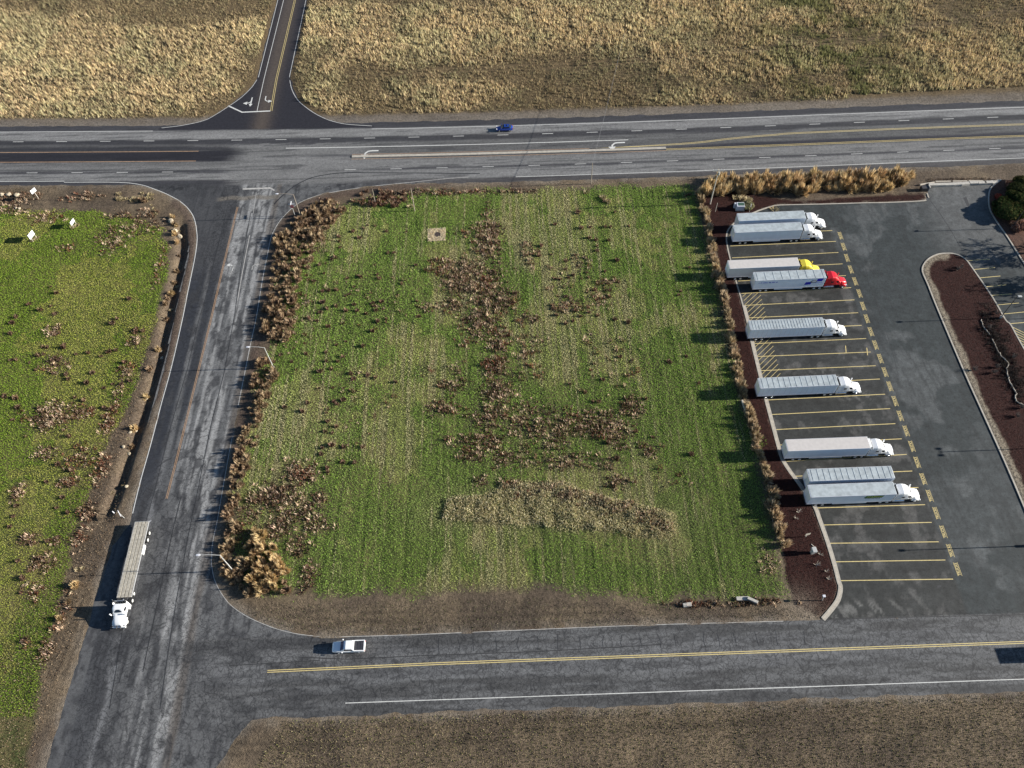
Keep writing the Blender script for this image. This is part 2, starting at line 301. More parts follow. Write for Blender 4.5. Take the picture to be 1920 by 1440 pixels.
# ------------------------------------------------------------------ ground sheet
def np_mesh(name, V, FC, col=None, mats=None, crk=None, parent=None, smooth=False):
    me = bpy.data.meshes.new(name); n = FC.shape[1]
    me.vertices.add(len(V)); me.vertices.foreach_set('co', V.astype(np.float32).ravel())
    me.loops.add(FC.size); me.loops.foreach_set('vertex_index', FC.astype(np.int32).ravel())
    me.polygons.add(len(FC)); me.polygons.foreach_set('loop_start', np.arange(0, FC.size, n, dtype=np.int32))
    me.update(calc_edges=True)
    if smooth: me.polygons.foreach_set('use_smooth', np.ones(len(FC), bool))
    if col is not None:
        a = me.color_attributes.new('Col', 'FLOAT_COLOR', 'POINT')
        a.data.foreach_set('color', np.concatenate([np.clip(col, 0, 1), np.ones((len(col), 1))], 1).astype(np.float32).ravel())
    if crk is not None:
        a = me.attributes.new('Crk', 'FLOAT', 'POINT'); a.data.foreach_set('value', crk.astype(np.float32).ravel())
    if mats: me.materials.append(mats)
    return link_mesh(name, me, parent)
def grid(xs, ys):
    X, Y = np.meshgrid(xs, ys); nx, ny = len(xs), len(ys)
    i = (np.arange(ny-1)[:, None]*nx+np.arange(nx-1)[None]).ravel()
    return X.ravel(), Y.ravel(), np.stack([i, i+1, i+nx+1, i+nx], 1)
def ground_z(x, y, dp=None):
    dp = sd_paved(x, y) if dp is None else dp
    e = dp+(fbm(x, y, 2.5, 5)-.5)*1.0*ss(8, 0, np.abs(dp))
    h = np.clip(e, -1, 1.0)*.09
    bed = np.maximum(ss(.0, -.5, sd_poly(x, y, P_bedW)), ss(0, -.5, sd_poly(x, y, isl)))
    bed = np.maximum(bed, ss(0, -.5, sd_poly(x, y, P_bedE)))
    nz = (fbm(x, y, 6, 11)-.5)*.35*ss(.5, 4, dp)+(fbm(x, y, 1.1, 3, 2)-.5)*.10*ss(.2, 1.5, dp)
    h = np.where(dp > 0, h+nz, h)
    inf = ss(.5, -2, sd_f(x, y))
    h = h+inf*(.022*np.sin(x*2*PI/1.35+5*fbm(x, y*.3, 12, 9))*fbm(x, y, 8, 12)*1.4+.14*(fbm(x, y*.045, .9, 13, 2)-.5))
    h = h+ss(.8, -1.2, sd_poly(x, y, P_straw)+1.5*(fbm(x, y, 2.5, 15)-.5))*(.05+.75*fbm(x, y, 1.9, 17, 3)**1.5)
    h = h-.95*np.exp(-(dist_line(x, y, DITCH)/1.15)**2)
    return np.where(bed > 0, h*(1-bed)+bed*(.10+.05*fbm(x, y, 1.4, 21)), h)-.004
def zone_masks(x, y):
    n = (fbm(x, y, 5, 31)-.5)
    f = ss(1.5, -2.0, sd_f(x, y)+n*4.5+.8)
    l = ss(.8, -.8, sd_poly(x, y, P_left)+n*4)
    b = blob_density(x, y, BL); b = np.maximum(b, blob_density(x, y, BLL))
    b = b*(.55+.9*fbm(x, y, 3.2, 41))
    return f, l, b
xs = np.concatenate([[-4000, -2000, -1000, -500, -300, -230], np.arange(-196, 196.1, .34), [230, 300, 500, 1000, 2000, 4000]])
ys = np.concatenate([[-4000, -2000, -800, -300, -100, -30], np.arange(2, 286, .7), [300, 340, 400, 520, 800, 1500, 3000, 5000]])
X, Y, FC = grid(xs, ys)
dp = sd_paved(X, Y); Z = ground_z(X, Y, dp)
f, l, b = zone_masks(X, Y)
nA = fbm(X, Y, 9, 51); nB = fbm(X, Y, 2.2, 53); W_ = Y-yref(X)
col = np.tile(np.array([.150, .112, .074]), (len(X), 1))                           # roadside soil
col = mixc(col, (.105, .078, .055), ss(.45, .62, nA))
col = mixc(col, (.21, .185, .155), ss(2.2, .2, dp)*.45*ss(.3, .6, nB))
col = mixc(col, (.17, .15, .13), ss(12, 1, np.abs(W_-21.5))*ss(140, 150, Y)*.6)                # gravel by the highway
straw = ss(21.5, 24, W_+1.5*(nB-.5))
col = mixc(col, (.12, .085, .045), straw)
greenish = np.maximum(f, l)
col = mixc(col, (.068, .078, .024), greenish*.95)
col = mixc(col, (.15, .12, .055), greenish*ss(.5, .68, fbm(X, Y, 7, 61))*.6)
col = mixc(col, (.085, .062, .036), np.clip(b*1.5, 0, 1)*.7*ss(.0, .2, np.maximum(greenish, .4)))
# pink-brown shoulder soil beside the highway and side road
for ln, wd in ((side_R[:90], 3.2), (side_L[20:60], 3.0)):
    col = mixc(col, (.088, .060, .047), ss(wd, wd*.6, dist_line(X, Y, ln)+1.5*(nB-.5))*ss(0, .5, dp)*.75)
mul = np.maximum(ss(.3, -.3, sd_poly(X, Y, P_bedW)+1.2*(nB-.5)), 0)
mul2 = ss(.2, -.2, sd_poly(X, Y, isl)); mul3 = ss(.2, -.2, sd_poly(X, Y, P_bedE))
mc_ = np.array([.028, .008, .006])
col = mixc(col, mc_, mul); col = mixc(col, mc_*1.1, mul2); col = mixc(col, (.10, .05, .035), mul3)
islL = smooth_line(pts((1766, 478), (1756.7, 477.5), (1741.7, 485), (1731.7, 496.7), (1729.5, 510), (1740, 535), (1753, 568), (1780, 632.5), (1810, 702.5), (1845, 780), (1880, 857.5), (1906, 917.5), (1930, 975)), 3)
col = mixc(col, (.27, .225, .165), mul2*ss(1.9, 1.2, dist_line(X, Y, islL)+1.6*(nB-.5)))
corner = np.exp(-((X-at(1500, 1145)[0])**2+(Y-at(1500, 1145)[1])**2)/14.)
col = mixc(col, (.20, .16, .12), np.clip(corner, 0, 1)*.7)
rut = [pts((470, 1142), (540, 1160), (650, 1172), (800, 1168), (1000, 1160), (1300, 1152), (1460, 1148)), pts((560, 1150), (700, 1158), (850, 1150), (1000, 1144), (1250, 1141)), pts((700, 1180), (900, 1172), (1150, 1166)), pts((130, 1262), (160, 1180), (190, 1110), (225, 1020)), pts((158, 1262), (178, 1200), (196, 1150)), pts((100, 1262), (130, 1190), (165, 1120)), pts((0, 378), (120, 380), (230, 384)), pts((200, 1400), (500, 1372), (900, 1360), (1500, 1345)), pts((300, 1415), (600, 1392), (1100, 1375), (1800, 1362))]
for k, ln in enumerate(rut):
    dl = dist_line(X, Y, ln)+.5*(nB-.5); on = ss(.0, .6, dp)*(1-greenish)
    col = mixc(col, (.050, .038, .028), ss(.42, .12, np.abs(dl-.55))*on*.55*ss(.3, .55, fbm(X, Y, 5, 140+k)))
col = mixc(col, (.058, .044, .030), ss(.50, .64, fbm(X*.5, Y*1.4, 3, 151, 5))*ss(.1, .8, dp)*(1-greenish)*(1-straw)*(1-mul)*(1-mul2)*.25)
V = np.stack([X, Y, Z], 1)
keep = dp[FC].max(1) > -2.0                                   # nothing needed below the paving
g = np_mesh('ground', V, FC[keep], col, surf_mat('soil', (1.6, 7.), .6, 1.0, .14, .95, pit=.5), smooth=True); tag(g, kind='structure')
far_wall = None

# ------------------------------------------------------------------ paving (albedo painted in world space)
def gauss_px(x, y, px, py, rx, ry):
    cx, cy = at(px, py); a = abs(at(px+rx, py)[0]-cx); bb = abs(at(px, py+ry)[1]-cy)
    return np.exp(-((x-cx)/a)**2-((y-cy)/bb)**2)
END0 = (1560.3, 432.2)
def paved_color(x, y):
    w_ = y-yref(x); n = x.size
    LT = np.array([.200, .196, .192]); MD = np.array([.135, .132, .130]); DK = np.array([.042, .041, .045]); VD = np.array([.022, .021, .026])
    st = fbm(x*.05, y, 1.2, 71, 3)            # streaks along the highway
    st2 = fbm(x*.12, y, .6, 75, 3)
    c = np.tile(MD, (n, 1))
    wj = w_+(st-.5)*.9
    def band(c, a, b_, colr, s=.35, k=1.0): return mixc(c, colr, ss(a-s, a+s, wj)*ss(b_+s, b_-s, wj)*k)
    left = ss(-68, -76, x+6*(st-.5)); right = ss(-46, -30, x+8*(st-.5)); mid = 1-left-right
    # right-hand carriageway (and its turn lane)
    c = band(c, -9, -4.3, np.array([.075, .070, .070])); c = band(c, -4.3, -.5, LT*.92); c = band(c, -.5, .45, DK*1.3, .2, .85); c = band(c, .45, 3.6, LT*.86)
    tl = ss(36, 60, x)
    c = mixc(c, VD*1.5, ss(4.0, 4.5, w_)*ss(6.2+tl*3.0, 5.8+tl*3.0, w_)*(.55+.45*tl)); c = band(c, 6.3, 9.1, MD*.75)
    c = band(c, 9.2, 11.3, MD*.85); c = band(c, 11.2, 13.4, DK*1.0, .25, .92); c = band(c, 13.4, 16.7, LT*1.0); c = band(c, 16.9, 25, DK*1.15, .2)
    cl_ = np.tile(MD, (n, 1))
    def bandl(a, b_, colr, s=.35, k=1.0):
        nonlocal cl_; cl_ = mixc(cl_, colr, ss(a-s, a+s, wj)*ss(b_+s, b_-s, wj)*k)
    bandl(-9, -3.5, DK*1.2); bandl(-3.3, -.4, LT*.95); bandl(-.4, .5, DK*1.2, .2); bandl(.5, 4.2, MD*.95, .8); bandl(1.2, 2.2, LT*.9, .4, .7); bandl(4.1, 8.4, VD); bandl(8.4, 13.2, DK*.95); bandl(10.2, 11.3, MD*.8, .4, .6); bandl(13.3, 16.9, LT*.98); bandl(17.1, 25, DK*1.2, .3)
    c = c*(1-left[:, None])+cl_*left[:, None]
    cm = np.tile(LT*.84, (n, 1)); cm = mixc(cm, DK*1.1, ss(10.4, 11.2, wj+(st2-.5)*3)*ss(13.4, 13.0, wj)*.95); cm = mixc(cm, LT*.95, ss(13.4, 13.8, wj)); cm = mixc(cm, DK, ss(16.8, 17.2, wj))
    cm = mixc(cm, DK*1.4, ss(5.2, 5.5, w_)*ss(6.4, 6.0, w_)*ss(-62, -44, x)*.8)
    c = c*(1-mid[:, None])+cm*mid[:, None]
    # wheel paths, grain
    c = c*(1+.45*(st2-.5)[:, None]+.3*(st-.5)[:, None]); c = mixc(c, DK*.9, ss(.66, .74, fbm(x*.03, y, .45, 77, 2))*.55)
    # north road: fresh black asphalt with one dusty lane
    nr_ = ss(.5, -.3, sd_poly(x, y, P_north))*ss(17.0, 17.6, w_)
    c = mixc(c, VD*1.15, nr_); c = mixc(c, (.10, .078, .062), nr_*np.exp(-((x-at(497, 205)[0])/2.6)**2)*.75)
    # side road
    sdv = ss(wS(-80)-.2, wS(-80)-1.4, w_+0*x)*ss(.8, 0, sd_poly(x, y, P_side))*ss(-50, -56, x+0*y) if False else None
    inS = ss(-4.4, -6.0, w_)*ss(1.5, .5, sd_poly(x, y, P_side))
    u = x+68.6+.004*(y-100)
    sl_ = fbm(x, y*.05, .9, 81, 4)                       # long streaks down the road
    pl = fbm(x, y, 3.0, 83); uj = u+(sl_-.5)*1.6
    S = np.tile(np.array([.120, .120, .121]), (n, 1))
    S = mixc(S, (.27, .267, .262), ss(.44, .60, sl_)*ss(-.5, 1.5, uj)*ss(11.5, 9.5, uj))
    S = mixc(S, (.028, .030, .037), ss(-7.6, -6.7, uj)*ss(-2.9, -3.9, uj)*ss(138, 128, y)*.95)
    S = mixc(S, (.028, .030, .036), ss(-2.5, -1.9, uj)*ss(-.2, -.9, uj)*ss(62, 95, y)*ss(140, 128, y)*.9)
    S = mixc(S, (.050, .050, .053), ss(125, 135, y)*ss(.2, -.8, uj)*.85)
    S = mixc(S, (.085, .085, .087), ss(82, 60, y)*ss(5.5, 3.0, uj)*(.35+.6*pl))
    S = mixc(S, (.21, .21, .215), ss(90, 60, y)*ss(-3.5, -2.7, uj)*ss(-1.6, -2.3, uj)*.5)
    S = mixc(S, (.10, .078, .06), ss(1.1, .4, np.abs(uj-9.9))*.55+0*y)
    S = mixc(S, (.045, .045, .048), ss(.56, .66, fbm(x, y*.6, 1.5, 91, 5))*.75); S = mixc(S, (.04, .04, .043), ss(.62, .68, fbm(x*1.6, y*.12, .9, 92, 3))*.7)
    S = S*(1+.35*(fbm(x, y*.3, .8, 93, 4)-.5)[:, None])
    c = c*(1-inS[:, None])+S*inS[:, None]
    c = mixc(c, (.17, .15, .125), ss(.9, .5, np.abs(y-at(430, 372)[1]+.2*np.sin(x)))*ss(-75, -73, x)*ss(-57, -60, x)*.8)      # pale joint strip across the mouth
    c = mixc(c, (.03, .03, .032), np.clip(gauss_px(x, y, 330, 352, 45, 6)*1.3, 0, 1)*ss(.40, .55, fbm(x*.5, y, .9, 95))); c = mixc(c, (.03, .03, .032), np.clip(gauss_px(x, y, 490, 350, 14, 6)*1.2, 0, 1)*ss(.45, .6, fbm(x, y, .9, 97)))
    c = mixc(c, (.045, .044, .047), np.clip(gauss_px(x, y, 660, 347, 90, 5)*1.2, 0, 1)*.8*ss(.3, .5, st2))
    # south road
    v = y-Ysouth; inT = ss(-62, -50, x+.6*(y-36))*ss(seamY+.6, seamY-.2, y)
    T = np.tile(np.array([.112, .112, .114]), (n, 1)); hs = fbm(x*.07, y, .8, 101, 4)
    T = mixc(T, (.062, .061, .060), ss(2.6, 3.0, v+(hs-.5))*ss(5.6, 5.0, v+(hs-.5))*.8); T = mixc(T, (.062, .061, .06), ss(-2.3, -2.9, v+(hs-.5))*.75)
    T = mixc(T, (.155, .155, .156), ss(.45, .6, hs)*.6); T = mixc(T, (.055, .055, .056), ss(.58, .66, fbm(x*.12, y, .5, 109, 3))*.6); T = T*(1+.35*(fbm(x, y, .9, 103, 4)-.5)[:, None])
    T = mixc(T, (.105, .085, .065), ss(5.0, 6.2, v)*ss(60, 45, x)*.75)
    dk = ss(-20, -35, x)*ss(.45, .6, fbm(x*.4, y, 2.0, 105)); T = mixc(T, (.045, .045, .047), dk*.7)
    c = c*(1-inT[:, None])+T*inT[:, None]
    # parking lot
    inL = ss(.6, .2, sd_poly(x, y, P_lot))*ss(seamY-.1, seamY+.1, y)
    n1 = fbm(x, y, 13, 111, 5); n2 = fbm(x, y*.4, 5, 113, 4); n3 = fbm(x, y, 1.3, 115, 4)
    Lc = np.tile(np.array([.054, .060, .061]), (n, 1))
    Lc = mixc(Lc, (.034, .040, .041), ss(.47, .50, n1)*.8); Lc = mixc(Lc, (.095, .10, .10), ss(.50, .55, n2)*ss(.52, .45, n1)*.6)
    stall = ss(.5, 0, np.maximum(x-at(1650, 700)[0]-.0*y, 0))*ss(at(1562, 432)[1]+6, at(1562, 432)[1], y)
    Lc = mixc(Lc, (.034, .034, .032), stall*.8); Lc = mixc(Lc, (.10, .097, .092), stall*ss(.55, .66, fbm(x, y*.7, 2.6, 117, 6))*.8)
    Lc = mixc(Lc, (.036, .037, .038), stall*ss(60.5, 58, x+2*(n3-.5))*ss(at(1400, 560)[1], at(1400, 540)[1], y)*ss(70, 74, y)*.0)
    for (px, py) in ((1635, 1135), (1600, 1140), (1700, 1130), (1570, 1150), (1660, 1150), (1545, 700), (1610, 745)):
        Lc = mixc(Lc, (.17, .165, .155), np.clip(gauss_px(x, y, px, py, 30, 12)*1.2, 0, 1)*.75*ss(.54, .64, fbm(x+.6*y, (y-.6*x)*.25, .9, 119, 4))*.8)
    for k in range(24):                       # oil drips down the middle of each bay
        a0 = np.array(at(*END0)); yc = a0[1]-3.669*(k+.5); xe = a0[0]+.04*k
        q = np.exp(-((y-yc)/.55)**2)*ss(xe-23, xe-15, x)*ss(xe+2, xe-3, x); Lc = mixc(Lc, (.020, .020, .020), q*ss(.42, .62, fbm(x, y*2, 1.5, 160+k, 3))*.7)
        q = np.exp(-((np.abs(y-yc)-.95)/.22)**2)*ss(xe-24, xe-20, x)*ss(xe+6, xe+2, x); Lc = mixc(Lc, (.03, .03, .03), q*.22)
    Lc = mixc(Lc, (.03, .032, .033), ss(.60, .66, fbm((x+.15*y)*1.5, y*.12, .9, 163, 3))*(1-stall)*.45)
    Lc = mixc(Lc, (.125, .125, .123), ss(118, 135, y)*ss(98, 112, x)*.7)
    Lc = Lc*(1+.75*(n3-.5)[:, None])
    c = c*(1-inL[:, None])+Lc*inL[:, None]
    crk = inS*(.15+.75*pl+.25*ss(85, 55, y)+.35*ss(118, 135, y)*ss(1, -1, u))*ss(-6.4, -5.0, u+.02*(110-y))+inT*(.0+.42*fbm(x, y, 7, 107)+.35*ss(-10, -32, x))+.0*inL
    crk = crk+np.clip(gauss_px(x, y, 330, 352, 50, 7), 0, 1)*.9
    return c, np.clip(crk, 0, 1)
ASPH = surf_mat('asphalt', (1.3, 11.), .42, .3, .02, .72, crack=True, pit=.62)
def paved(name, x0, x1, y0, y1, step, z, poly=None, fn=None, grow=1.6):
    X, Y, FC = grid(np.arange(x0, x1+step/2, step), np.arange(y0, y1+step/2, step))
    d = sd_poly(X, Y, poly) if poly is not None else fn(X, Y)
    use = (d[FC].min(1) < grow); FC = FC[use]
    idx = np.unique(FC); rm = np.full(len(X), -1); rm[idx] = np.arange(len(idx)); FC = rm[FC]; X = X[idx]; Y = Y[idx]
    c, k = paved_color(X, Y)
    o = np_mesh(name, np.stack([X, Y, np.full(len(X), z)], 1), FC, c, ASPH, k); return tag(o, kind='structure')
paved('side_road', -112, 12, -40, 168, .34, -.012, P_side)
paved('south_road', -62, 190, SOUTH_EDGE-2, seamY+.8, .34, -.008, P_south, grow=1.2)
paved('parking_lot', 44, 172, seamY+.3, 162, .34, .0, P_lot, grow=.25)
paved('north_road', -100, -30, 172, 330, .5, -.006, P_north)
HS = .4
paved('highway', -230, 230, 153, 192, HS, -.002, fn=lambda x, y: np.maximum(wS(x)-(y-yref(x)), (y-yref(x))-19.4), grow=1.4)

# ------------------------------------------------------------------ kerbs, markings
ZM = .006
def kerb(P, name='kerb', wdt=.3, h=.14, off=0):
    P = np.array(P); n = len(P); T = np.gradient(P, axis=0); T /= np.linalg.norm(T, axis=1)[:, None]+1e-9
    N = np.stack([-T[:, 1], T[:, 0]], 1); a = P+N*(off-wdt/2); b_ = P+N*(off+wdt/2); m = MB()
    vs = [(p[0], p[1], -.08) for p in a]+[(p[0], p[1], h) for p in a]+[(p[0], p[1], h) for p in b_]+[(p[0], p[1], -.08) for p in b_]
    fs = [(k*n+i, k*n+i+1, (k+1)*n+i+1, (k+1)*n+i) for k in range(3) for i in range(n-1)]+[(0, n, 2*n, 3*n), (n-1, 4*n-1, 3*n-1, 2*n-1)]
    m.add(vs, fs); return tag(m.build(name, M['curb']), kind='structure')
kerb(lot_w); kerb(lot_w[int(len(lot_w)*.45):], 'gutter', .55, .012, .42)
kerb(lot_e); ik = np.vstack([isl[:-2]]); kerb(ik)
kerb(pts((1741, 371.4), (1738, 363)))
# raised median of the highway
mx = np.linspace(at(660, 294)[0], at(1248, 276)[0], 60); kerb(np.stack([mx, yref(mx)+5.15], 1), 'median_kerb', .85, .16)
def mark(name, m, mt): return tag(m.build(name, M[mt]), kind='structure')
def hw(x0, x1, w0, w1=None, n=40):
    x = np.linspace(x0, x1, n); w1 = w0 if w1 is None else w1
    return np.stack([x, yref(x)+np.linspace(w0, w1, n)], 1)
m = MB()
m.strip(hw(-220, at(285, 250)[0], 17.0), .17, ZM); m.strip(hw(at(697, 242)[0], 220, 16.6), .17, ZM)
m.strip(hw(at(536, 279)[0], at(1178, 261.5)[0], 9.1), .24, ZM)
m.strip(hw(-220, at(120, 342)[0], -3.45, -3.35), .16, ZM); m.strip(side_L[:-1], .17, ZM)
m.strip(hw(at(967, 330)[0], 220, -4.25, -3.95), .16, ZM)
mark('highway_edge_line', m, 'wpaint')
m = MB()
for k in range(-13, 27):
    xc = -73.2+12.192*k
    if k*1 < 26: m.strip(hw(xc-1.5, xc+1.5, 12.75, n=3), .17, ZM)
for k in range(-12, 24):
    xc = -40.85+12.192*k
    if -9 < k+4 < 4 and False: continue
    if -83 < xc < -44: continue
    m.strip(hw(xc-1.5, xc+1.5, .0, n=3), .15, ZM)
mark('lane_dashes', m, 'wpaint')
m = MB()
xl = at(373, 282)[0]; m.strip(hw(-220, xl, 8.3), .2, ZM); m.strip(hw(-220, xl, 4.3), .2, ZM)
xm = at(1248, 276)[0]; x0 = at(660, 292)[0]
m.strip(hw(x0, at(1105, 277)[0], 6.1), .14, ZM); m.strip(hw(x0, xm, 4.2), .14, ZM)
mark('median_line', m, 'opaint')
m = MB()
up = smooth_line(np.array([[at(1105, 277)[0], 6.1], [at(1180, 275)[0], 6.3], [at(1300, 266)[0], 7.1], [at(1364, 257)[0], 8.2], [at(1445, 250)[0], 9.1], [at(1590, 244)[0], 9.6], [220, 9.5]]), 10)
for o in (0, -.42):
    q = np.stack([up[:, 0], yref(up[:, 0])+up[:, 1]+o*(ss(at(1105, 277)[0], at(1300, 266)[0], up[:, 0]))], 1); m.strip(q, .13, ZM)
m.strip(hw(xm, 220, 4.85), .13, ZM); m.strip(hw(xm, 220, 4.4, 4.4), .13, ZM); mark('median_double_line', m, 'ypaint')
# side road and south road lines
m = MB(); k0 = int(len(side_R)*.0)
m.strip(side_R[4:81], .15, ZM); m.strip(side_R[84:], .10, ZM); m.strip(pts((468, 441), (453.8, 513.8), (445.3, 564)), .16, ZM); m.strip(pts((455, 354.5), (507, 352.5)), .55, ZM); m.strip(pts((507, 352.5), (514.5, 357)), .4, ZM)
mark('side_road_line', m, 'dirtyw')
m = MB(); m.strip(pts((480.5, 361), (475, 400)), .16, ZM); m.strip(pts((437, 497), (430.5, 520)), .14, ZM); mark('faded_lane_line', m, 'fadew')
m = MB(); cl = pts((445.3, 388), (416.3, 508), (395.6, 598), (371, 698.5), (345.8, 801.6), (327.5, 875), (312, 935))
for o in (-.12, .16): m.strip(cl+[o, 0], .12, ZM)
mark('side_road_centre_line', m, 'opaint')
m = MB()
for o in (-.16, .16): m.strip([[-44, Ysouth+o-.35], [-15, Ysouth+o-.05], [20, Ysouth+o], [200, Ysouth+o+.1]], .13, ZM)
mark('double_yellow_line', m, 'ypaint')
m = MB(); m.strip([[-30, SOUTH_EDGE+2], [200, SOUTH_EDGE+2]], .13, ZM); mark('south_edge_line', m, 'wpaint')
# north road
m = MB(); m.strip(nl[:-1]+[.4, 0], .15, ZM); m.strip(nr[1:]+[-.4, 0], .15, ZM); m.strip(pts((427.9, 198.3), (454, 210.4), (507, 208)), .45, ZM); m.strip(np.vstack([pts((482, 208), (488, 180), (495, 148)), [[at(495, 148)[0]+.3, 325]]]), .16, ZM); m.strip([at(482, 145)+np.array([.4, 0]), (at(482, 145)[0]+.4, 325)], .15, ZM); m.strip([at(545, 145)-np.array([.4, 0]), (at(545, 145)[0]-.4, 325)], .15, ZM)
mark('north_road_line', m, 'wpaint')
m = MB(); a_ = np.vstack([pts((507, 208), (511.5, 180), (517, 148)), [[at(517, 148)[0]+.3, 325]]]); m.strip(a_, .13, ZM); m.strip(a_+[.45, 0], .13, ZM); mark('north_centre_line', m, 'ypaint')
def arrow(m, x, y, rz, sc=1.0, kind='turn', flip=1):
    c, s_ = math.cos(rz), math.sin(rz); T = lambda p: (x+(p[0]*c-p[1]*s_)*sc, y+(p[0]*s_+p[1]*c)*sc)
    A = []
    if kind in ('turn', 'combo'):
        A.append([(0, -1.4), (.22, -1.4), (.25, -.4), (.1, .1), (0, 0)])
        m.strip([T((0, -1.5)), T((0, -.4)), T((-.1*flip, .0)), T((-.5*flip, .35)), T((-.9*flip, .4))], .24*sc, ZM)
        tri = [T((-.8*flip, .95)), T((-.8*flip, -.1)), T((-1.7*flip, .4))]; m.poly(tri if flip < 0 else tri[::-1], ZM+.001)
    if kind == 'combo':
        m.strip([T((0, -.5)), T((0, .8))], .24*sc, ZM+.002); m.poly([T((.42, .7)), T((0, 1.6)), T((-.42, .7))], ZM+.001)
m = MB()
for p in ((690, 283), (1152, 267.8)): arrow(m, *at(*p), PI/2, 1.9)
arrow(m, *at(437, 499), 0, 1.0); arrow(m, *at(471, 191), PI, 1.35, 'combo', -1); arrow(m, *at(497, 188), PI, 1.25, 'turn', 1)
mark('lane_arrow', m, 'wpaint')
m = MB(); arrow(m, *at(474, 498), 0, 1.0, flip=-1); mark('faded_lane_arrow', m, 'fadew')
# stalls of the truck park
ends = [(1560.3, 432.2), (1567.5, 452.5), (1572, 473.3), (1579.7, 494.7), (1586, 516.7), (1595.8, 539.2), (1602, 562.2), (1609, 586.3), (1615.6, 610), (1624, 634.7), (1632.5, 660), (1641.9, 685.7), (1649.75, 710.6), (1659.7, 739.1), (1669, 766.1), (1678.8, 794.25), (1690.6, 822.7), (1700, 852), (1710.4, 883.1), (1722, 914), (1734.4, 946.25), (1746.9, 979.4), (1760, 1015.8), (1772.5, 1050), (1787, 1085.8)]
starts = {0: (1366, 441), 1: (1367.5, 461.3), 2: (1370.7, 483.5), 3: (1374, 505), 4: (1382, 527), 5: (1388, 550.3), 6: (1394, 572.7), 7: (1401, 596), 8: (1407, 620), 9: (1411, 644.4), 10: (1418.6, 668.5), 11: (1425, 695), 12: (1431, 722), 13: (1437, 750), 14: (1445, 777.3), 15: (1453, 805.5), 16: (1458, 834.5), 17: (1472, 865), 18: (1490, 893), 19: (1508, 922), 20: (1528, 952.5), 21: (1542, 984.4), 22: (1550.5, 1018.8), 23: (1561.5, 1053.5), 24: (1572, 1088.8)}
m = MB()
for k, e in enumerate(ends): m.strip(np.array([at(*starts[k]), at(*e)])+[[.25, 0], [0, 0]], .15, ZM)
for s_, e in (((1815, 488.7), (1855.8, 485.8)), ((1826.7, 505.3), (1865.8, 501.7)), ((1836.7, 521), (1875.8, 517.5)), ((1847.5, 537.8), (1886.7, 534)), ((1857.5, 554), (1898, 551)), ((1869, 571.7), (1910.8, 568)), ((1881.7, 588.7), (1925, 584.5)), ((1893, 607), (1940, 603))):
    m.strip(pts(s_, e), .15, ZM)
for k in range(9):
    a_ = np.array(at(1896+4.2*k, 612+6.5*k)); m.strip([a_, a_+[7, -6.2]], .15, ZM)
for p in ((1586, 655), (1626, 659)): q = np.array(at(*p)); m.strip([q+[-.2, -1.0], q+[.2, 1.0]], .16, ZM+.002)
mark('stall_line', m, 'ypaint')
m = MB()                                             # hatching in front of the kerb
for seg in ((5, 12.45),):
    y0 = at(*ends[12])[1]-1.2; y1 = at(*starts[5])[1]
    yy = y0-4
    while yy < y1:
        xa = np.interp(yy, lot_w[::-1, 1][np.argsort(lot_w[::-1, 1])], lot_w[::-1, 0][np.argsort(lot_w[::-1, 1])])+.5
        a_ = np.array([xa, yy]); b_ = a_+[4.2, 3.9]
        t0 = max(0, (y0-a_[1])/3.9); t1 = min(1, (y1-a_[1])/3.9)
        if t1 > t0: m.strip([a_+(b_-a_)*t0, a_+(b_-a_)*t1], .09, ZM+.002)
        yy += 1.22
mark('hatched_marking', m, 'ypaint')
def text_mesh(s, size):
    cu = bpy.data.curves.new('t', 'FONT'); cu.body = s; cu.size = size; cu.align_x = 'CENTER'; cu.align_y = 'CENTER'; cu.offset = .02*size
    o = bpy.data.objects.new('t', cu); COL.objects.link(o); dg = bpy.context.evaluated_depsgraph_get(); dg.update()
    me = bpy.data.meshes.new_from_object(o.evaluated_get(dg)); bpy.data.objects.remove(o); return me
tm = text_mesh('TRUCKS', .78); tv = [v.co.copy() for v in tm.vertices]; tf = [tuple(p.vertices) for p in tm.polygons]
m = MB(); mf = MB()
for k in range(len(ends)-1):
    a_, b_ = np.array(at(*ends[k])), np.array(at(*ends[k+1])); c_ = (a_+b_)/2+[1.55, 0]
    if k == 0: c_ = (a_+b_)/2+[1.55, 0]
    mm_ = m
    mm_.add([(c_[0]-v.y*.9, c_[1]+v.x*.82, ZM) for v in tv], tf)
    for o in (-.36, .36): mm_.strip([c_+[o, -1.3], c_+[o, 1.3]], .07, ZM)
mark('stall_stencil', m, 'ypaint')
# joints, sealant and patches
m = MB()
jl = pts((1745, 377), (1765, 404), (1784, 434), (1800, 462), (1811, 480)); m.strip(jl, .13, ZM)
m.strip(pts((1609, 480), (1625, 520), (1640, 560), (1655, 600), (1672, 655), (1686, 710)), .07, ZM)
m.strip(pts((1540, 1161.5), (1713, 1157), (1858.8, 1154), (1960, 1151)), .12, ZM)
m.strip(pts((424, 400), (404, 480), (389, 545), (373, 600), (352, 690), (320, 800), (290, 920), (262, 1020), (235, 1150), (217, 1260), (205, 1330)), .10, ZM)
m.strip(pts((470, 400), (452, 500), (440, 590), (420, 700), (395, 800), (375, 900), (352, 1010), (330, 1130), (310, 1258), (300, 1330)), .12, ZM)
m.strip(pts((340, 930), (325, 990), (310, 1060), (298, 1120), (280, 1200), (268, 1260)), .14, ZM)
for P in (((560, 1232), (650, 1236), (800, 1229), (1000, 1222), (1180, 1212), (1240, 1208)), ((430, 1248), (520, 1243), (600, 1238))): m.strip(pts(*P), .14, ZM)
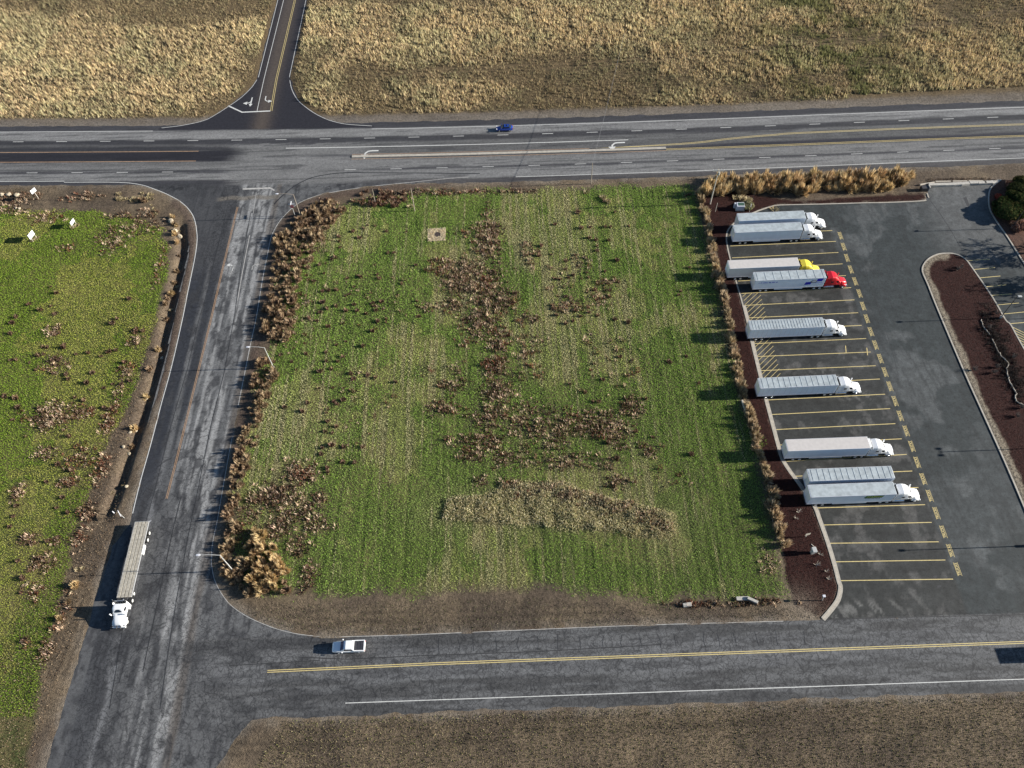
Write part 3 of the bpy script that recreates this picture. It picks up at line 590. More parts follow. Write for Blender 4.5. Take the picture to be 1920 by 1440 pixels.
for k, px in enumerate(list(range(820, 1560, 38))):
    q = np.array(at(px+RNG.uniform(-9, 9), 1222-(px-820)*.018)); m.strip([q, q+[RNG.uniform(-.2, .2), 1.0], q+[RNG.uniform(-.4, .4), 2.4]], .07, ZM+.001)
mark('asphalt_joint', m, 'seam')
m = MB()
m.strip(smooth_line(pts((514, 383), (520, 376), (531, 366), (545, 354), (562, 343), (585, 333), (612, 327.5), (645, 324), (700, 324), (800, 324.5), (900, 325.5))), .28, ZM)
m.strip(smooth_line(pts((0, 319.5), (200, 320), (420, 319.5), (500, 318), (560, 316.5))), .13, ZM)
m.strip(smooth_line(pts((0, 281), (250, 279), (380, 276))), .12, ZM)
m.strip(pts((1864, 394), (1872, 411), (1876, 426)), .1, ZM); mark('crack_sealant', m, 'seal')
m = MB(); m.poly(pts((1806, 371), (1812, 369), (1817.5, 384), (1816, 388), (1813, 386)), ZM+.001); m.poly(pts((1683, 383), (1690, 383), (1690, 387), (1685, 386)), ZM+.001)
m.poly(pts((1749, 1080), (1757, 1079), (1757, 1083), (1750, 1084)), ZM+.001); m.poly(pts((1757, 1098), (1765, 1097), (1765, 1101), (1757, 1102)), ZM+.001)
mark('asphalt_patch', m, 'patch')

# ------------------------------------------------------------------ vegetation
def blades(P, Z, H, Wd, lean, az, colr):
    """one leaning triangle per entry"""
    n = len(H); wa = az+PI/2+RNG.uniform(-.6, .6, n)
    wx = np.cos(wa)*Wd/2; wy = np.sin(wa)*Wd/2
    tx = P[:, 0]+np.cos(az)*lean; ty = P[:, 1]+np.sin(az)*lean
    V = np.empty((n, 3, 3)); V[:, 0] = np.stack([P[:, 0]-wx, P[:, 1]-wy, Z-.03], 1); V[:, 1] = np.stack([P[:, 0]+wx, P[:, 1]+wy, Z-.03], 1)
    V[:, 2] = np.stack([tx, ty, Z+H], 1)
    return V.reshape(-1, 3), np.repeat(colr, 3, 0)
def tri_mesh(name, V, c, parent=None):
    return np_mesh(name, V, np.arange(len(V)).reshape(-1, 3), c, VEG, parent=parent)
def scatter(x0, x1, y0, y1, s):
    gx, gy = np.meshgrid(np.arange(x0, x1, s), np.arange(y0, y1, s)); gx = gx.ravel(); gy = gy.ravel()
    return gx+RNG.uniform(-.5, .5, gx.size)*s, gy+RNG.uniform(-.5, .5, gx.size)*s
def frame_ok(x, y, mrg=6):
    """inside the view's ground footprint"""
    d = np.stack([x, y, np.full(len(x), -CAMH)], 1); z = d@FW; u = 960+F*(d@RT)/z; v = 720-F*(d@UP)/z
    return (u > -60) & (u < 1980) & (v > -60) & (v < 1500)
def jit(c, n, a=.25): return np.array(c)[None]*(1+RNG.uniform(-a, a, (n, 1)))*(1+RNG.uniform(-.07, .07, (n, 3)))
# green field grass
for nm, x0, x1, y0, y1, is_f in (('field_grass', -60, 62, 38, 160, True), ('verge_grass', -160, -68, 30, 160, False)):
    gx, gy = scatter(x0, x1, y0, y1, .27); ok = frame_ok(gx, gy); gx, gy = gx[ok], gy[ok]
    f, l, b = zone_masks(gx, gy); g_ = f if is_f else l
    dens = g_*(1-.5*np.clip(b*1.3, 0, 1)); pc = at(819, 440.5); dens = dens*((np.abs(gx-pc[0]) > 2.2) | (np.abs(gy-pc[1]) > 2.1)); ok = RNG.random(len(gx)) < dens*1.02
    gx, gy, b = gx[ok], gy[ok], b[ok]; n = len(gx); K = 5
    P = np.repeat(np.stack([gx, gy], 1), K, 0)+RNG.normal(0, .09, (n*K, 2)); z = np.repeat(ground_z(gx, gy), K)
    mow = fbm(P[:, 0], P[:, 1]*.03, .5, 121, 3) if is_f else fbm(P[:, 0]+P[:, 1]*.4, P[:, 1], .8, 122, 3)
    big = fbm(P[:, 0], P[:, 1]*.6, 12, 123, 4); med = fbm(P[:, 0], P[:, 1], 2.5, 125, 3)
    lush = ss(.40, .58, big+.25*(med-.5)+(.12*ss(at(1150, 700)[0], at(1240, 700)[0], P[:, 0])+.12*ss(at(900, 1000)[1]+6, at(900, 1000)[1]-2, P[:, 1])+.08*ss(at(900, 430)[1], at(900, 400)[1], P[:, 1]) if is_f else .0)); sw = ss(.50, .70, mow+.35*(.5-lush)*.6+.2*(med-.5))
    sw = np.maximum(sw*(.85 if is_f else .5), RNG.random(n*K)*.3)
    if is_f:
        sp = np.exp(-((P[:, 0]-at(1030, 960)[0])/17)**2-((P[:, 1]-at(1030, 965)[1])/3.2)**2)+np.exp(-((P[:, 0]-at(1250, 1010)[0])/5)**2-((P[:, 1]-at(1250, 1000)[1])/6)**2)
        sp += .7*np.exp(-((P[:, 0]-at(860, 945)[0])/8)**2-((P[:, 1]-at(860, 955)[1])/5)**2)+.6*np.exp(-((P[:, 0]-at(560, 800)[0])/7)**2-((P[:, 1]-at(560, 815)[1])/7)**2)
        stp = ss(.6, -.8, sd_poly(P[:, 0], P[:, 1], P_straw)+2.5*(fbm(P[:, 0], P[:, 1], 2, 127)-.5)); sw = np.clip(sw+sp*.5+stp, 0, 1)
    gc = np.where((lush > .5)[:, None], jit((.235, .40, .052), n*K, .55), jit((.44, .52, .135), n*K, .55))
    gc = gc*(1-sw[:, None])+jit((.66, .60, .34), n*K, .35)*sw[:, None]
    if not is_f: gc = gc*np.array([.80, .78, .50])
    H = RNG.uniform(.06, .24, n*K)*(1+.3*(lush-.3)); Wd = RNG.uniform(.06, .125, n*K)*(.72+.28*ss(50, 110, P[:, 1]))
    if is_f: H = H*(1+.8*stp)
    V, cc = blades(P, z, H, Wd, RNG.uniform(.04, .24, n*K), RNG.uniform(0, 2*PI, n*K), gc)
    tag(tri_mesh(nm, V, cc), 'short green and yellow grass mown in lines over the empty field' if is_f else 'short yellow green grass over the field left of the side road', 'grass', kind='stuff')
# dead weeds in masses
def weed_mass(nm, BLs, x0, x1, y0, y1, sp_, label, fmask):
    gx, gy = scatter(x0, x1, y0, y1, sp_); ok = frame_ok(gx, gy); gx, gy = gx[ok], gy[ok]
    b = blob_density(gx, gy, BLs)*(.1+1.8*fbm(gx, gy, 2.2, 41))+.05; ok = (RNG.random(len(gx)) < (b-.22)*1.25) & (sd_paved(gx, gy) > .6); gx, gy = gx[ok], gy[ok]
    n = len(gx); K = 16; R = np.repeat(RNG.uniform(.14, .50, n)**1.0*RNG.choice([.8, 1, 1.5], n)*(.7+.9*fbm(gx, gy, 4, 43)), K); a = RNG.uniform(0, 2*PI, n*K); rr = np.sqrt(RNG.random(n*K))*R*.75
    P = np.repeat(np.stack([gx, gy], 1), K, 0)+np.stack([np.cos(a)*rr, np.sin(a)*rr], 1); z = np.repeat(ground_z(gx, gy), K)
    red = np.repeat(fbm(gx, gy, 6, 45), K)[:, None]; tone = np.repeat(RNG.random(n), K)[:, None]
    gc = jit((.20, .125, .080), n*K, .4)*(1-ss(.5, .62, red))+jit((.23, .105, .065), n*K, .4)*ss(.5, .62, red)
    gc = np.where(tone > .72, jit((.66, .50, .35), n*K, .3), np.where(tone < .28, gc*.55, gc)); gc = np.where(RNG.random((n*K, 1)) > .85, jit((.60, .46, .34), n*K, .3), gc)
    H = R*RNG.uniform(.55, 1.25, n*K); V, cc = blades(P, z, H, RNG.uniform(.10, .20, n*K), R*RNG.uniform(.1, .6, n*K), a, gc)
    tag(tri_mesh(nm, V, cc), label, 'dead weeds', kind='stuff')
weed_mass('dead_weeds', BL, -60, 62, 38, 160, .55, 'brown dead weeds in thick patches down the middle of the green field', None)
weed_mass('dry_weeds', BLL, -160, -68, 30, 160, .55, 'brown dead weeds in patches over the grass left of the side road', None)
# tawny grassland beyond the highway
gx, gy = scatter(-200, 200, 184, 275, .6); w_ = gy-yref(gx); ok = frame_ok(gx, gy) & (w_ > 22.4+1.2*(fbm(gx, gy, 5, 131)-.5)) & (sd_poly(gx, gy, P_north) > 1.2)
ok &= ~((gx > 97) & (w_ < 24.5+.02*(gx-97)))
trk = np.minimum(dist_line(gx, gy, np.array([[-190, 205], [-110, 209], [-85, 240], [-88, 290]])), dist_line(gx, gy, np.array([[-45, 206], [30, 207], [110, 215], [200, 238]]))); ok &= (np.abs(trk-.9) > .5) | (RNG.random(len(gx)) < .25)
gx, gy = gx[ok], gy[ok]; n = len(gx); K = 8
P = np.repeat(np.stack([gx, gy], 1), K, 0)+RNG.normal(0, .2, (n*K, 2)); big = fbm(P[:, 0], P[:, 1], 9, 133, 3)[:, None]; patch = fbm(P[:, 0]*.6, P[:, 1], 24, 141, 4)[:, None]
gc = jit((.62, .49, .28), n*K, .3)*(1-ss(.45, .6, big))+jit((.54, .46, .26), n*K, .3)*ss(.45, .6, big)
gc = np.where(RNG.random((n*K, 1)) < .22, jit((.13, .09, .055), n*K), gc)
gc = gc*(1-.42*ss(.48, .62, patch))*(1+.18*ss(.45, .35, patch)); gr = np.exp(-((P[:, 0]-at(1600, 185)[0])/22)**2)[:, None]*ss(.4, .6, fbm(P[:, 0], P[:, 1], 5, 135))[:, None]; gc = gc*(1-gr*.6)+np.array([.10, .14, .03])*gr*.6
sz = np.repeat(RNG.uniform(.3, 1.3, n)*(1-.35*ss(.46, .6, fbm(gx*.6, gy, 24, 141, 4)))*(.45+1.1*fbm(gx, gy, 3.5, 137))*ss(21.5, 24, gy-yref(gx)), K)
V, cc = blades(P, np.repeat(ground_z(gx, gy), K), sz*RNG.uniform(.5, 1.1, n*K), sz*RNG.uniform(.10, .22, n*K), sz*RNG.uniform(.1, .55, n*K), RNG.normal(2.4, 1.1, n*K), gc)
tag(tri_mesh('dry_grassland', V, cc), 'tawny dry bunch grass covering the ground beyond the highway', 'dry grass', kind='stuff')
# thin litter of dry stalks on soil beside the roads
def litter(nm, poly, spc, K, cols, hmax, label, cat):
    lo = poly.min(0); hi = poly.max(0); gx, gy = scatter(lo[0], hi[0], lo[1], hi[1], spc)
    ok = (sd_poly(gx, gy, poly) < -.1) & (sd_paved(gx, gy) > .45) & frame_ok(gx, gy); gx, gy = gx[ok], gy[ok]; n = len(gx)
    P = np.repeat(np.stack([gx, gy], 1), K, 0)+RNG.normal(0, .12, (n*K, 2)); pick = RNG.integers(0, len(cols), n*K)
    gc = np.array(cols)[pick]*(1+RNG.uniform(-.3, .3, (n*K, 1)))
    V, cc = blades(P, np.repeat(ground_z(gx, gy), K), RNG.uniform(.04, hmax, n*K), RNG.uniform(.07, .16, n*K), RNG.uniform(.03, .2, n*K), RNG.uniform(0, 2*PI, n*K), gc)
    tag(tri_mesh(nm, V, cc), label, cat, kind='stuff')
litter('bark_mulch', P_bedW, .34, 3, [(.045, .013, .010), (.075, .024, .017), (.02, .007, .006)], .10, 'dark red bark mulch in the bed beside the truck stalls', 'mulch')
litter('island_mulch', isl, .34, 3, [(.05, .014, .010), (.08, .024, .016), (.025, .009, .007)], .10, 'dark red bark mulch covering the long kerbed island', 'mulch')
P_topbed = pts((1733, 362), (1740, 335), (1850, 333), (1875, 338), (1848, 344), (1742, 348))
litter('roadside_stubble', P_topbed, .4, 6, [(.20, .14, .10), (.10, .07, .05), (.3, .24, .18)], .5, 'brown stubble on the strip behind the row of concrete blocks', 'dry weeds')
P_dirt = np.vstack([pts((540, 1128), (700, 1128), (1000, 1120), (1250, 1138), (1470, 1140), (1535, 1158), (1468, 1163), (1180, 1171), (800, 1186), (650, 1190), (520, 1178), (460, 1145))])
litter('verge_litter', P_dirt, .48, 4, [(.30, .25, .18), (.10, .08, .05), (.14, .15, .06), (.05, .04, .03)], .16, 'thin dry litter over the bare dirt strip below the field', 'litter')
litter('straw_patch', P_straw, .42, 5, [(.80, .70, .48), (.66, .56, .36), (.30, .24, .14), (.85, .76, .54)], .6, 'pale straw stubble in a slanting patch near the lower middle of the field', 'straw')
P_sv = np.array([[-52, 6], [120, 6], [120, SOUTH_EDGE-.4], [-40, SOUTH_EDGE-.4]])
litter('south_verge_grass', P_sv, .42, 4, [(.34, .29, .17), (.16, .17, .06), (.10, .08, .05), (.24, .19, .11)], .28, 'thin dry grass on the dirt beyond the south road', 'dry grass')
P_wv = np.vstack([side_L[30:]-[3.0, 0], [[-80, 35], [-81, 8], [-86, 10], [-92, 40], [-88, 70], [-84, 95], [-80, 130]]])
litter('ditch_litter', P_wv, .5, 4, [(.32, .25, .17), (.12, .08, .05), (.20, .14, .09)], .3, 'brown dead stalks along the ditch west of the side road', 'dry weeds')
# --- single plants: shared meshes of each kind
def clump_mesh(name, n, R, H, wd, cols, droop=.25, up=1.0, seed=0, core=.35, segs=3):
    r = np.random.default_rng(seed); cols = np.array(cols)*r.uniform(.75, 1.12)*(1+r.uniform(-.03, .03, 3)); V = []; Fc = []; Cc = []
    ph = r.uniform(0, 6, 3); lobe = lambda t: 1+.28*math.sin(2*t+ph[0])+.2*math.sin(3*t+ph[1])+.12*math.sin(5*t+ph[2])
    for i in range(n):
        a = r.uniform(0, 2*PI); q = math.sqrt(r.random())*R*core; bx, by = math.cos(a)*q, math.sin(a)*q
        a2 = a+r.normal(0, .5); out = R*r.uniform(.15, 1.0)*(1-core*.5); h = H*r.uniform(.3, 1.15)*(1-.3*(out/R)**2)*up*lobe(a2); out *= lobe(a2+1)
        w0 = wd*r.uniform(.6, 1.3); pw = a2+PI/2+r.uniform(-.5, .5); wx, wy = math.cos(pw)*w0/2, math.sin(pw)*w0/2
        c = np.array(cols[r.integers(0, len(cols))])*(1+r.uniform(-.25, .25)); b0 = len(V)
        for k in range(segs+1):
            t = k/segs; x = bx+math.cos(a2)*out*t**1.4; y = by+math.sin(a2)*out*t**1.4; z = h*(t*(1+droop)-droop*t*t*1.0)-.05
            s = (.5+1.0*t) if k < segs else .15
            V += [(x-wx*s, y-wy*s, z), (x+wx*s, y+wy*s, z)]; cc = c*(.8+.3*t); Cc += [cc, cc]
            if k: Fc.append((b0+2*k-2, b0+2*k-1, b0+2*k+1, b0+2*k))
    me = bpy.data.meshes.new(name); me.from_pydata(V, [], Fc); me.update()
    at_ = me.color_attributes.new('Col', 'FLOAT_COLOR', 'POINT'); at_.data.foreach_set('color', np.concatenate([np.clip(np.array(Cc), 0, 1), np.ones((len(Cc), 1))], 1).astype(np.float32).ravel())
    me.materials.append(VEG); return me
TANC = [(.62, .46, .26), (.52, .37, .19), (.72, .56, .33), (.36, .23, .12)]
BRNC = [(.36, .25, .15), (.47, .34, .21), (.17, .11, .07), (.56, .42, .27)]
WEDC = [(.15, .09, .06), (.09, .055, .04), (.40, .28, .19), (.22, .13, .085)]
STRC = [(.62, .53, .34), (.5, .42, .25), (.34, .27, .15)]
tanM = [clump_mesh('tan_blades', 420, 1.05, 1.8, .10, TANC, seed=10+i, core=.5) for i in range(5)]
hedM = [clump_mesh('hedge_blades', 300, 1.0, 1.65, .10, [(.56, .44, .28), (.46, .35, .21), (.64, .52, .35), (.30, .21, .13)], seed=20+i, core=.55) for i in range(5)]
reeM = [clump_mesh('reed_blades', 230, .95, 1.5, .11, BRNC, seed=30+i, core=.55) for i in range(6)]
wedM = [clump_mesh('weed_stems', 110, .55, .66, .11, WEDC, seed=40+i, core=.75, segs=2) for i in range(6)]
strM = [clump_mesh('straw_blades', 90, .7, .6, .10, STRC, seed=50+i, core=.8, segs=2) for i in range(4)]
CNT = {}
def plant(kind, meshes, x, y, s, label, cat, group, sz=1.0):
    o = link_mesh(kind, meshes[RNG.integers(0, len(meshes))]); gz = float(ground_z(np.array([x]), np.array([y]))[0])
    o.location = (x, y, gz); o.rotation_euler = (0, 0, RNG.uniform(0, 2*PI)); o.scale = (s*RNG.uniform(.8, 1.25), s*RNG.uniform(.8, 1.25), s*sz*RNG.uniform(.7, 1.2))
    CNT[kind] = CNT.get(kind, 0)+1; return tag(o, label, cat, group)
def along(P, sp_):
    P = np.array(P); d = np.r_[0, np.cumsum(np.linalg.norm(np.diff(P, axis=0), axis=1))]; t = np.arange(0, d[-1], sp_)
    return np.stack([np.interp(t, d, P[:, 0]), np.interp(t, d, P[:, 1])], 1)
# gold hedge between the field and the truck park
hedge = smooth_line(pts((1309, 362), (1313, 385), (1320, 405), (1326, 430), (1331, 455), (1335, 480), (1342, 505), (1347, 530), (1355, 560), (1362, 590), (1366, 620), (1372, 650), (1379, 680), (1387, 710), (1393, 740), (1399, 765), (1407, 795), (1415, 830), (1422, 850), (1434, 885), (1441, 905), (1450, 960), (1456, 990), (1462, 1020)), 4)
for p in along(hedge, .95):
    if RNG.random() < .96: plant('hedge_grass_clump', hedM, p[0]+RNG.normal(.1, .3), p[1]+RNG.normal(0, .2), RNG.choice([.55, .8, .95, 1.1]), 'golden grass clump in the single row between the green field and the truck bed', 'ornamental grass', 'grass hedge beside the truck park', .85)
# tall pampas-like rows north of the truck park
for (y_, xa, xb, s) in ((341, 1345, 1712, 1.05), (352, 1330, 1705, 1.15), (363, 1325, 1668, 1.1)):
    for p in along(pts((xa, y_), (xb, y_-8)), 2.0):
        plant('tall_grass_clump', tanM, p[0]+RNG.normal(0, .5), p[1]+RNG.normal(0, .35), s*RNG.uniform(1.0, 1.4), 'big golden feathery grass clump in the block between the highway and the top kerb', 'ornamental grass', 'tall grasses above the truck park')
for q in ((1452, 393), (1402, 378), (1392, 375), (1380, 372)): plant('low_grass_clump', strM, *at(*q), 1.5, 'low pale straw clump beside the small utility cabinet', 'grass clump', 'pale clumps by the utility cabinet')
# reeds along the side road
RA = pts((600, 378), (575, 392), (556, 412), (540, 430), (520, 450), (508, 470), (512, 500), (505, 530), (497, 560), (492, 600), (498, 640), (540, 640), (556, 600), (560, 560), (568, 520), (585, 490), (600, 460), (615, 430), (640, 405), (655, 385))
RB = pts((505, 665), (485, 690), (470, 730), (462, 780), (450, 820), (443, 860), (436, 900), (428, 940), (420, 990), (416, 1030), (418, 1070), (430, 1095), (450, 1110), (480, 1122), (500, 1122), (545, 1115), (550, 1080), (520, 1045), (480, 1060), (452, 1050), (445, 1000), (450, 940), (460, 890), (476, 850), (488, 800), (500, 760), (512, 720), (522, 690))
for PP in (RA, RB):
    gx, gy = scatter(PP[:, 0].min(), PP[:, 0].max(), PP[:, 1].min(), PP[:, 1].max(), 1.5)
    ok = (sd_poly(gx, gy, PP) < 0) & (sd_paved(gx, gy) > 1.2)
    for x, y in zip(gx[ok], gy[ok]):
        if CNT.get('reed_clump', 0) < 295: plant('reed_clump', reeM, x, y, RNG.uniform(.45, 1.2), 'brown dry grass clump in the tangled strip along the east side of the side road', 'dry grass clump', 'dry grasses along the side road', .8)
for ln in (pts((478, 1000), (500, 1030), (520, 1055), (540, 1085)), pts((490, 1055), (505, 1080), (520, 1105)), pts((470, 1040), (480, 1080), (500, 1108))):
    for p in along(ln, 1.0): plant('tawny_clump', tanM, p[0]+RNG.normal(0, .5), p[1]+RNG.normal(0, .5), RNG.uniform(.7, 1.1), 'pale tawny grass clump in the heap at the rounded street corner', 'dry grass clump', 'tawny grasses at the street corner')
for k in range(26):
    p = np.array(at(RNG.uniform(660, 760), RNG.uniform(358, 388))); plant('bank_weed', wedM, *p, RNG.uniform(.9, 1.6), 'dark brown weed bush on the bank just south of the highway', 'weed', 'weeds on the highway bank')
for q in ((725, 362), (735, 378), (770, 388), (1099, 361), (1140, 380), (1130, 372)): plant('pale_tuft', strM, *at(*q), 1.2, 'pale straw tuft near the highway edge of the green field', 'grass clump', 'pale tufts near the highway')
# weeds standing alone in the main field
def cv(L, ox, oy, s): return [(ox+a/s, oy+b_/s) for a, b_ in L]
iso = cv([(575,870),(490,935),(565,1020),(615,1015),(680,1010),(570,1110),(600,1170),(545,1200),(450,1250),(520,1272),(610,1320),(825,985),(860,890),(885,900),(1025,880),(1040,915),(830,1130),(760,1185),(1060,1110),(985,1120),(990,1145),(1015,1180),(1100,1255),(1030,1270),(985,1360),(875,570),(700,560),(705,600),(710,650),(820,515),(910,490),(945,465),(1005,470),(1100,515),(1270,520),(1115,698),(1165,698),(640,750),(670,735),(590,785),(535,800),(440,820),(385,815),(1360,1105),(1375,1235),(1350,800),(755,1060),(790,1045),(470,885),(770,910),(680,1145),(860,1185),(930,1210),(1230,960)],480,320,4.5)
iso += cv([(700,35),(735,85),(600,155),(655,180),(745,225),(1100,265),(1140,190),(1200,190),(810,370),(885,345),(1020,380),(730,430),(860,465),(820,500),(730,500),(680,580),(770,560),(490,565),(925,600),(945,640),(1060,610),(1120,630),(1280,665),(780,710),(790,820),(815,840),(730,910),(745,880),(740,980),(810,1020),(720,1060),(780,1070),(770,1170),(700,1190),(690,1240),(755,1290),(740,1350),(745,1380),(580,830),(540,900),(400,865),(370,450),(455,505),(330,370),(570,440),(1020,1180),(955,1305),(860,1300),(870,1180),(865,810),(950,50),(885,100),(970,100),(1045,120),(1110,60),(1120,95)],440,560,4.234)
iso += cv([(1305,460),(1140,575),(980,555),(1035,570),(590,620),(570,670),(570,700),(865,695),(790,740),(790,805),(780,810),(850,860),(810,880),(960,840),(975,880),(1110,830),(1210,740),(700,890),(740,895),(1130,930),(1220,915),(1190,900),(1030,980),(1150,985),(720,1030),(790,1035),(830,1045),(680,1105),(690,1130),(715,1185),(870,1150),(910,1195),(850,1235),(980,1165),(1050,1190),(1145,1035),(1190,1220),(790,1255),(1800,800),(1730,990),(1715,1020),(1300,1245),(890,345),(1190,345),(1110,255),(1800,200),(1770,210),(700,445),(990,465),(1110,465),(1155,465),(915,475),(460,590),(670,690),(1045,620),(1045,660),(380,1010)],880,320,4.364)
iso += cv([(900,165),(1030,200),(1410,220),(1590,160),(720,405),(680,630),(620,630),(1170,605),(1060,940),(1240,1000),(870,1215),(1720,440),(1640,1180),(780,1060),(540,535),(380,450)],1000,640,5.54)
for q in iso:
    x, y = at(*q)
    plant('weed_tuft', wedM, x, y, RNG.uniform(.55, 1.05), 'small dark brown weed tuft standing alone in the green field', 'weed', 'weed tufts over the main field')
isoL = cv([(120,365),(150,315),(100,465),(515,100),(465,215),(460,45),(470,455),(490,475),(540,455),(390,580),(430,590),(590,560),(580,590),(400,650),(350,660),(500,680),(480,710),(540,700),(520,745),(110,700),(150,700),(270,725),(330,790),(490,820),(600,830),(620,870),(690,650),(800,635),(915,665),(1050,610),(985,625),(1060,330),(1020,370),(1170,150),(1230,430),(1290,435),(1060,800),(1085,770),(1130,720),(790,910),(840,815),(1020,915),(1100,915),(1180,890),(50,1030),(150,1045),(170,1130),(120,1240),(360,1130),(680,1035),(760,1060),(820,970),(940,950),(1010,1140),(940,1130),(840,1135),(630,1385),(240,1390),(500,285),(370,250),(265,200)],0,530,4.8)
isoL += cv([(290,50),(530,50),(450,270),(400,345),(360,410),(430,440),(400,240),(160,600),(370,600),(260,730),(120,745),(140,945),(370,140),(160,1240),(455,175),(90,465),(65,530),(310,620),(200,640),(150,855),(110,400),(300,250)],0,830,3.35)
for q in isoL:
    x, y = at(*q)
    plant('brown_tuft', wedM, x, y, RNG.uniform(.6, 1.15), 'small brown weed tuft standing in the grass left of the side road', 'weed', 'weed tufts over the left field')
# tan shrubs and boulders beside the ditch of the side road
ditch = cv([(420,150),(440,200),(400,120),(260,70),(300,75),(340,90),(590,230),(600,290),(620,300),(640,330),(610,380),(630,450),(640,560),(620,700),(600,800),(580,900),(545,930),(625,830)],200,360,4.76)
ditch += cv([(1580,20),(1540,90),(1510,140),(1490,190),(1540,235),(1490,320),(1420,600),(1400,660),(1350,780),(1290,440),(1210,1310),(1150,1400),(1310,1025)],0,530,4.8)
ditch += cv([(820,20),(795,60),(700,310),(725,330),(690,400),(775,270),(520,790),(480,900),(450,950),(430,1000),(490,800),(380,1110),(330,1180),(300,1280)],0,830,3.35)
for q in ditch:
    plant('verge_clump', [tanM, strM, reeM][RNG.integers(0, 3)], *at(*q), RNG.uniform(.5, .85), 'tan dry shrub on the verge west of the side road', 'dry shrub', 'dry shrubs west of the side road', .8)
for k in range(26): p = at(RNG.uniform(215, 290), RNG.uniform(362, 378)); plant('verge_clump', strM, *p, RNG.uniform(.6, 1.0), 'tan dry shrub on the verge west of the side road', 'dry shrub', 'dry shrubs west of the side road')

def rock_mesh(seed, sx, sy, sz):
    import bmesh
    bm = bmesh.new(); bmesh.ops.create_icosphere(bm, subdivisions=3, radius=1); r = np.random.default_rng(seed)
    cut = r.normal(size=(9, 3)); cut /= np.linalg.norm(cut, axis=1)[:, None]; dd = r.uniform(.6, .85, 9)
    for v in bm.verts:
        p = np.array(v.co)
        for c, d in zip(cut, dd):
            q = p@c
            if q > d: p = p-c*(q-d)
        v.co = p*np.array([sx, sy, sz])
    me = bpy.data.meshes.new('boulder'); bm.to_mesh(me); bm.free(); me.materials.append(M['rock']); return me
rocks = [rock_mesh(i, .55, .45, .38) for i in range(4)]
def rock(q, s, label, group=None):
    o = link_mesh('boulder', rocks[RNG.integers(0, 4)]); x, y = at(*q); o.location = (x, y, float(ground_z(np.array([x]), np.array([y]))[0])+.12*s); o.rotation_euler = (0, 0, RNG.uniform(0, 6)); o.scale = (s, s, s); tag(o, label, 'boulder', group)
for q in ((4, 366), (17, 366), (32, 367)): rock(q, 1.5, 'pale rounded boulder in the row at the highway edge, far left', 'boulders by the highway edge')
for q in ((31, 391.5), (37, 392)): rock(q, .8, 'small pale stone of the pair on the brown verge, far left', 'pale stones of the verge')
for q in ((321, 415), (328, 433), (335, 441)): rock(q, 1.5, 'big tan boulder where the side road meets the highway', 'boulders at the road mouth')
for q in ((252, 805), (243, 810), (272, 745), (300, 655), (302, 668), (237, 912), (232, 838), (240, 848)): rock(q, .8, 'tan boulder on the brown verge west of the side road', 'boulders along the verge')

# shrubs at the far right beyond the kerb
def leafy(name, loc, R, H, n, cols, label, cat, group=None, trunk=True):
    r = np.random.default_rng(int(loc[0]*10)); root = empty(name, (loc[0], loc[1], .08)); d = r.normal(size=(n, 3)); d /= np.linalg.norm(d, axis=1)[:, None]
    lob = r.normal(size=(22, 3)); lob /= np.linalg.norm(lob, axis=1)[:, None]; k = np.max(d@lob.T, 1); rad = (.30+.75*r.random(n)**.5)*(.5+.55*np.clip(k, 0, 1)**6)
    P = d*rad[:, None]*np.array([R, R, H*.5])+np.array([0, 0, H*.52]); P[:, 2] = np.maximum(P[:, 2], .15)
    s = r.uniform(.14, .30, n); a = r.normal(size=(n, 3)); a /= np.linalg.norm(a, axis=1)[:, None]; b_ = np.cross(a, d+.01); b_ /= np.linalg.norm(b_, axis=1)[:, None]
    V = np.stack([P-a*s[:, None], P+a*s[:, None], P+b_*s[:, None]*1.4], 1).reshape(-1, 3); cc = np.array(cols)[r.integers(0, len(cols), n)]*(1+r.uniform(-.3, .3, (n, 1)))
    tri_mesh('crown', V, np.repeat(cc, 3, 0), root)
    m = MB(); m.tube((0, 0, -.1), (.1, .05, H*.6), .12*R/2, .04, 7)
    for i in range(6):
        a_ = i*1.05; m.tube((0, 0, H*.15), (math.cos(a_)*R*.6, math.sin(a_)*R*.6, H*.6), .06, .02, 5)
    m.build('trunk', M['bark'], root); return tag(root, label, cat, group)
GRC = [(.035, .055, .02), (.055, .075, .025), (.10, .085, .035), (.02, .035, .014)]
leafy('evergreen_shrub', at(1888, 400), 4.0, 2.7, 16000, GRC, 'large dark green spreading shrub against the east kerb of the lot', 'shrub')
leafy('evergreen_shrub', at(1908, 384), 3.8, 2.6, 12000, GRC, 'dark green shrub behind the largest one at the right edge', 'shrub')
leafy('evergreen_shrub', at(1914, 358), 4.0, 2.2, 10000, [(.04, .05, .02), (.06, .06, .025)], 'dark shrub at the right edge nearest the highway', 'shrub')
RDC = [(.22, .12, .09), (.16, .08, .06), (.3, .2, .14)]
leafy('twiggy_shrub', at(1896, 352), 1.8, 1.5, 1600, RDC, 'reddish brown leafless shrub beside the kerb bend near the blocks', 'shrub')
leafy('twiggy_shrub', at(1908, 430), 2.0, 1.6, 1500, RDC, 'brown low shrub behind the lamp post at the right edge', 'shrub')
leafy('twiggy_shrub', at(1870, 371), .9, .9, 500, [(.4, .06, .04), (.3, .1, .07)], 'small bright red shrub at the kerb bend', 'shrub')
leafy('utility_shrub', at(1398, 388), 1.9, 1.3, 1800, [(.26, .24, .14), (.36, .31, .19), (.16, .17, .08)], 'round olive tan shrub between the cabinet and the guy wire', 'shrub')
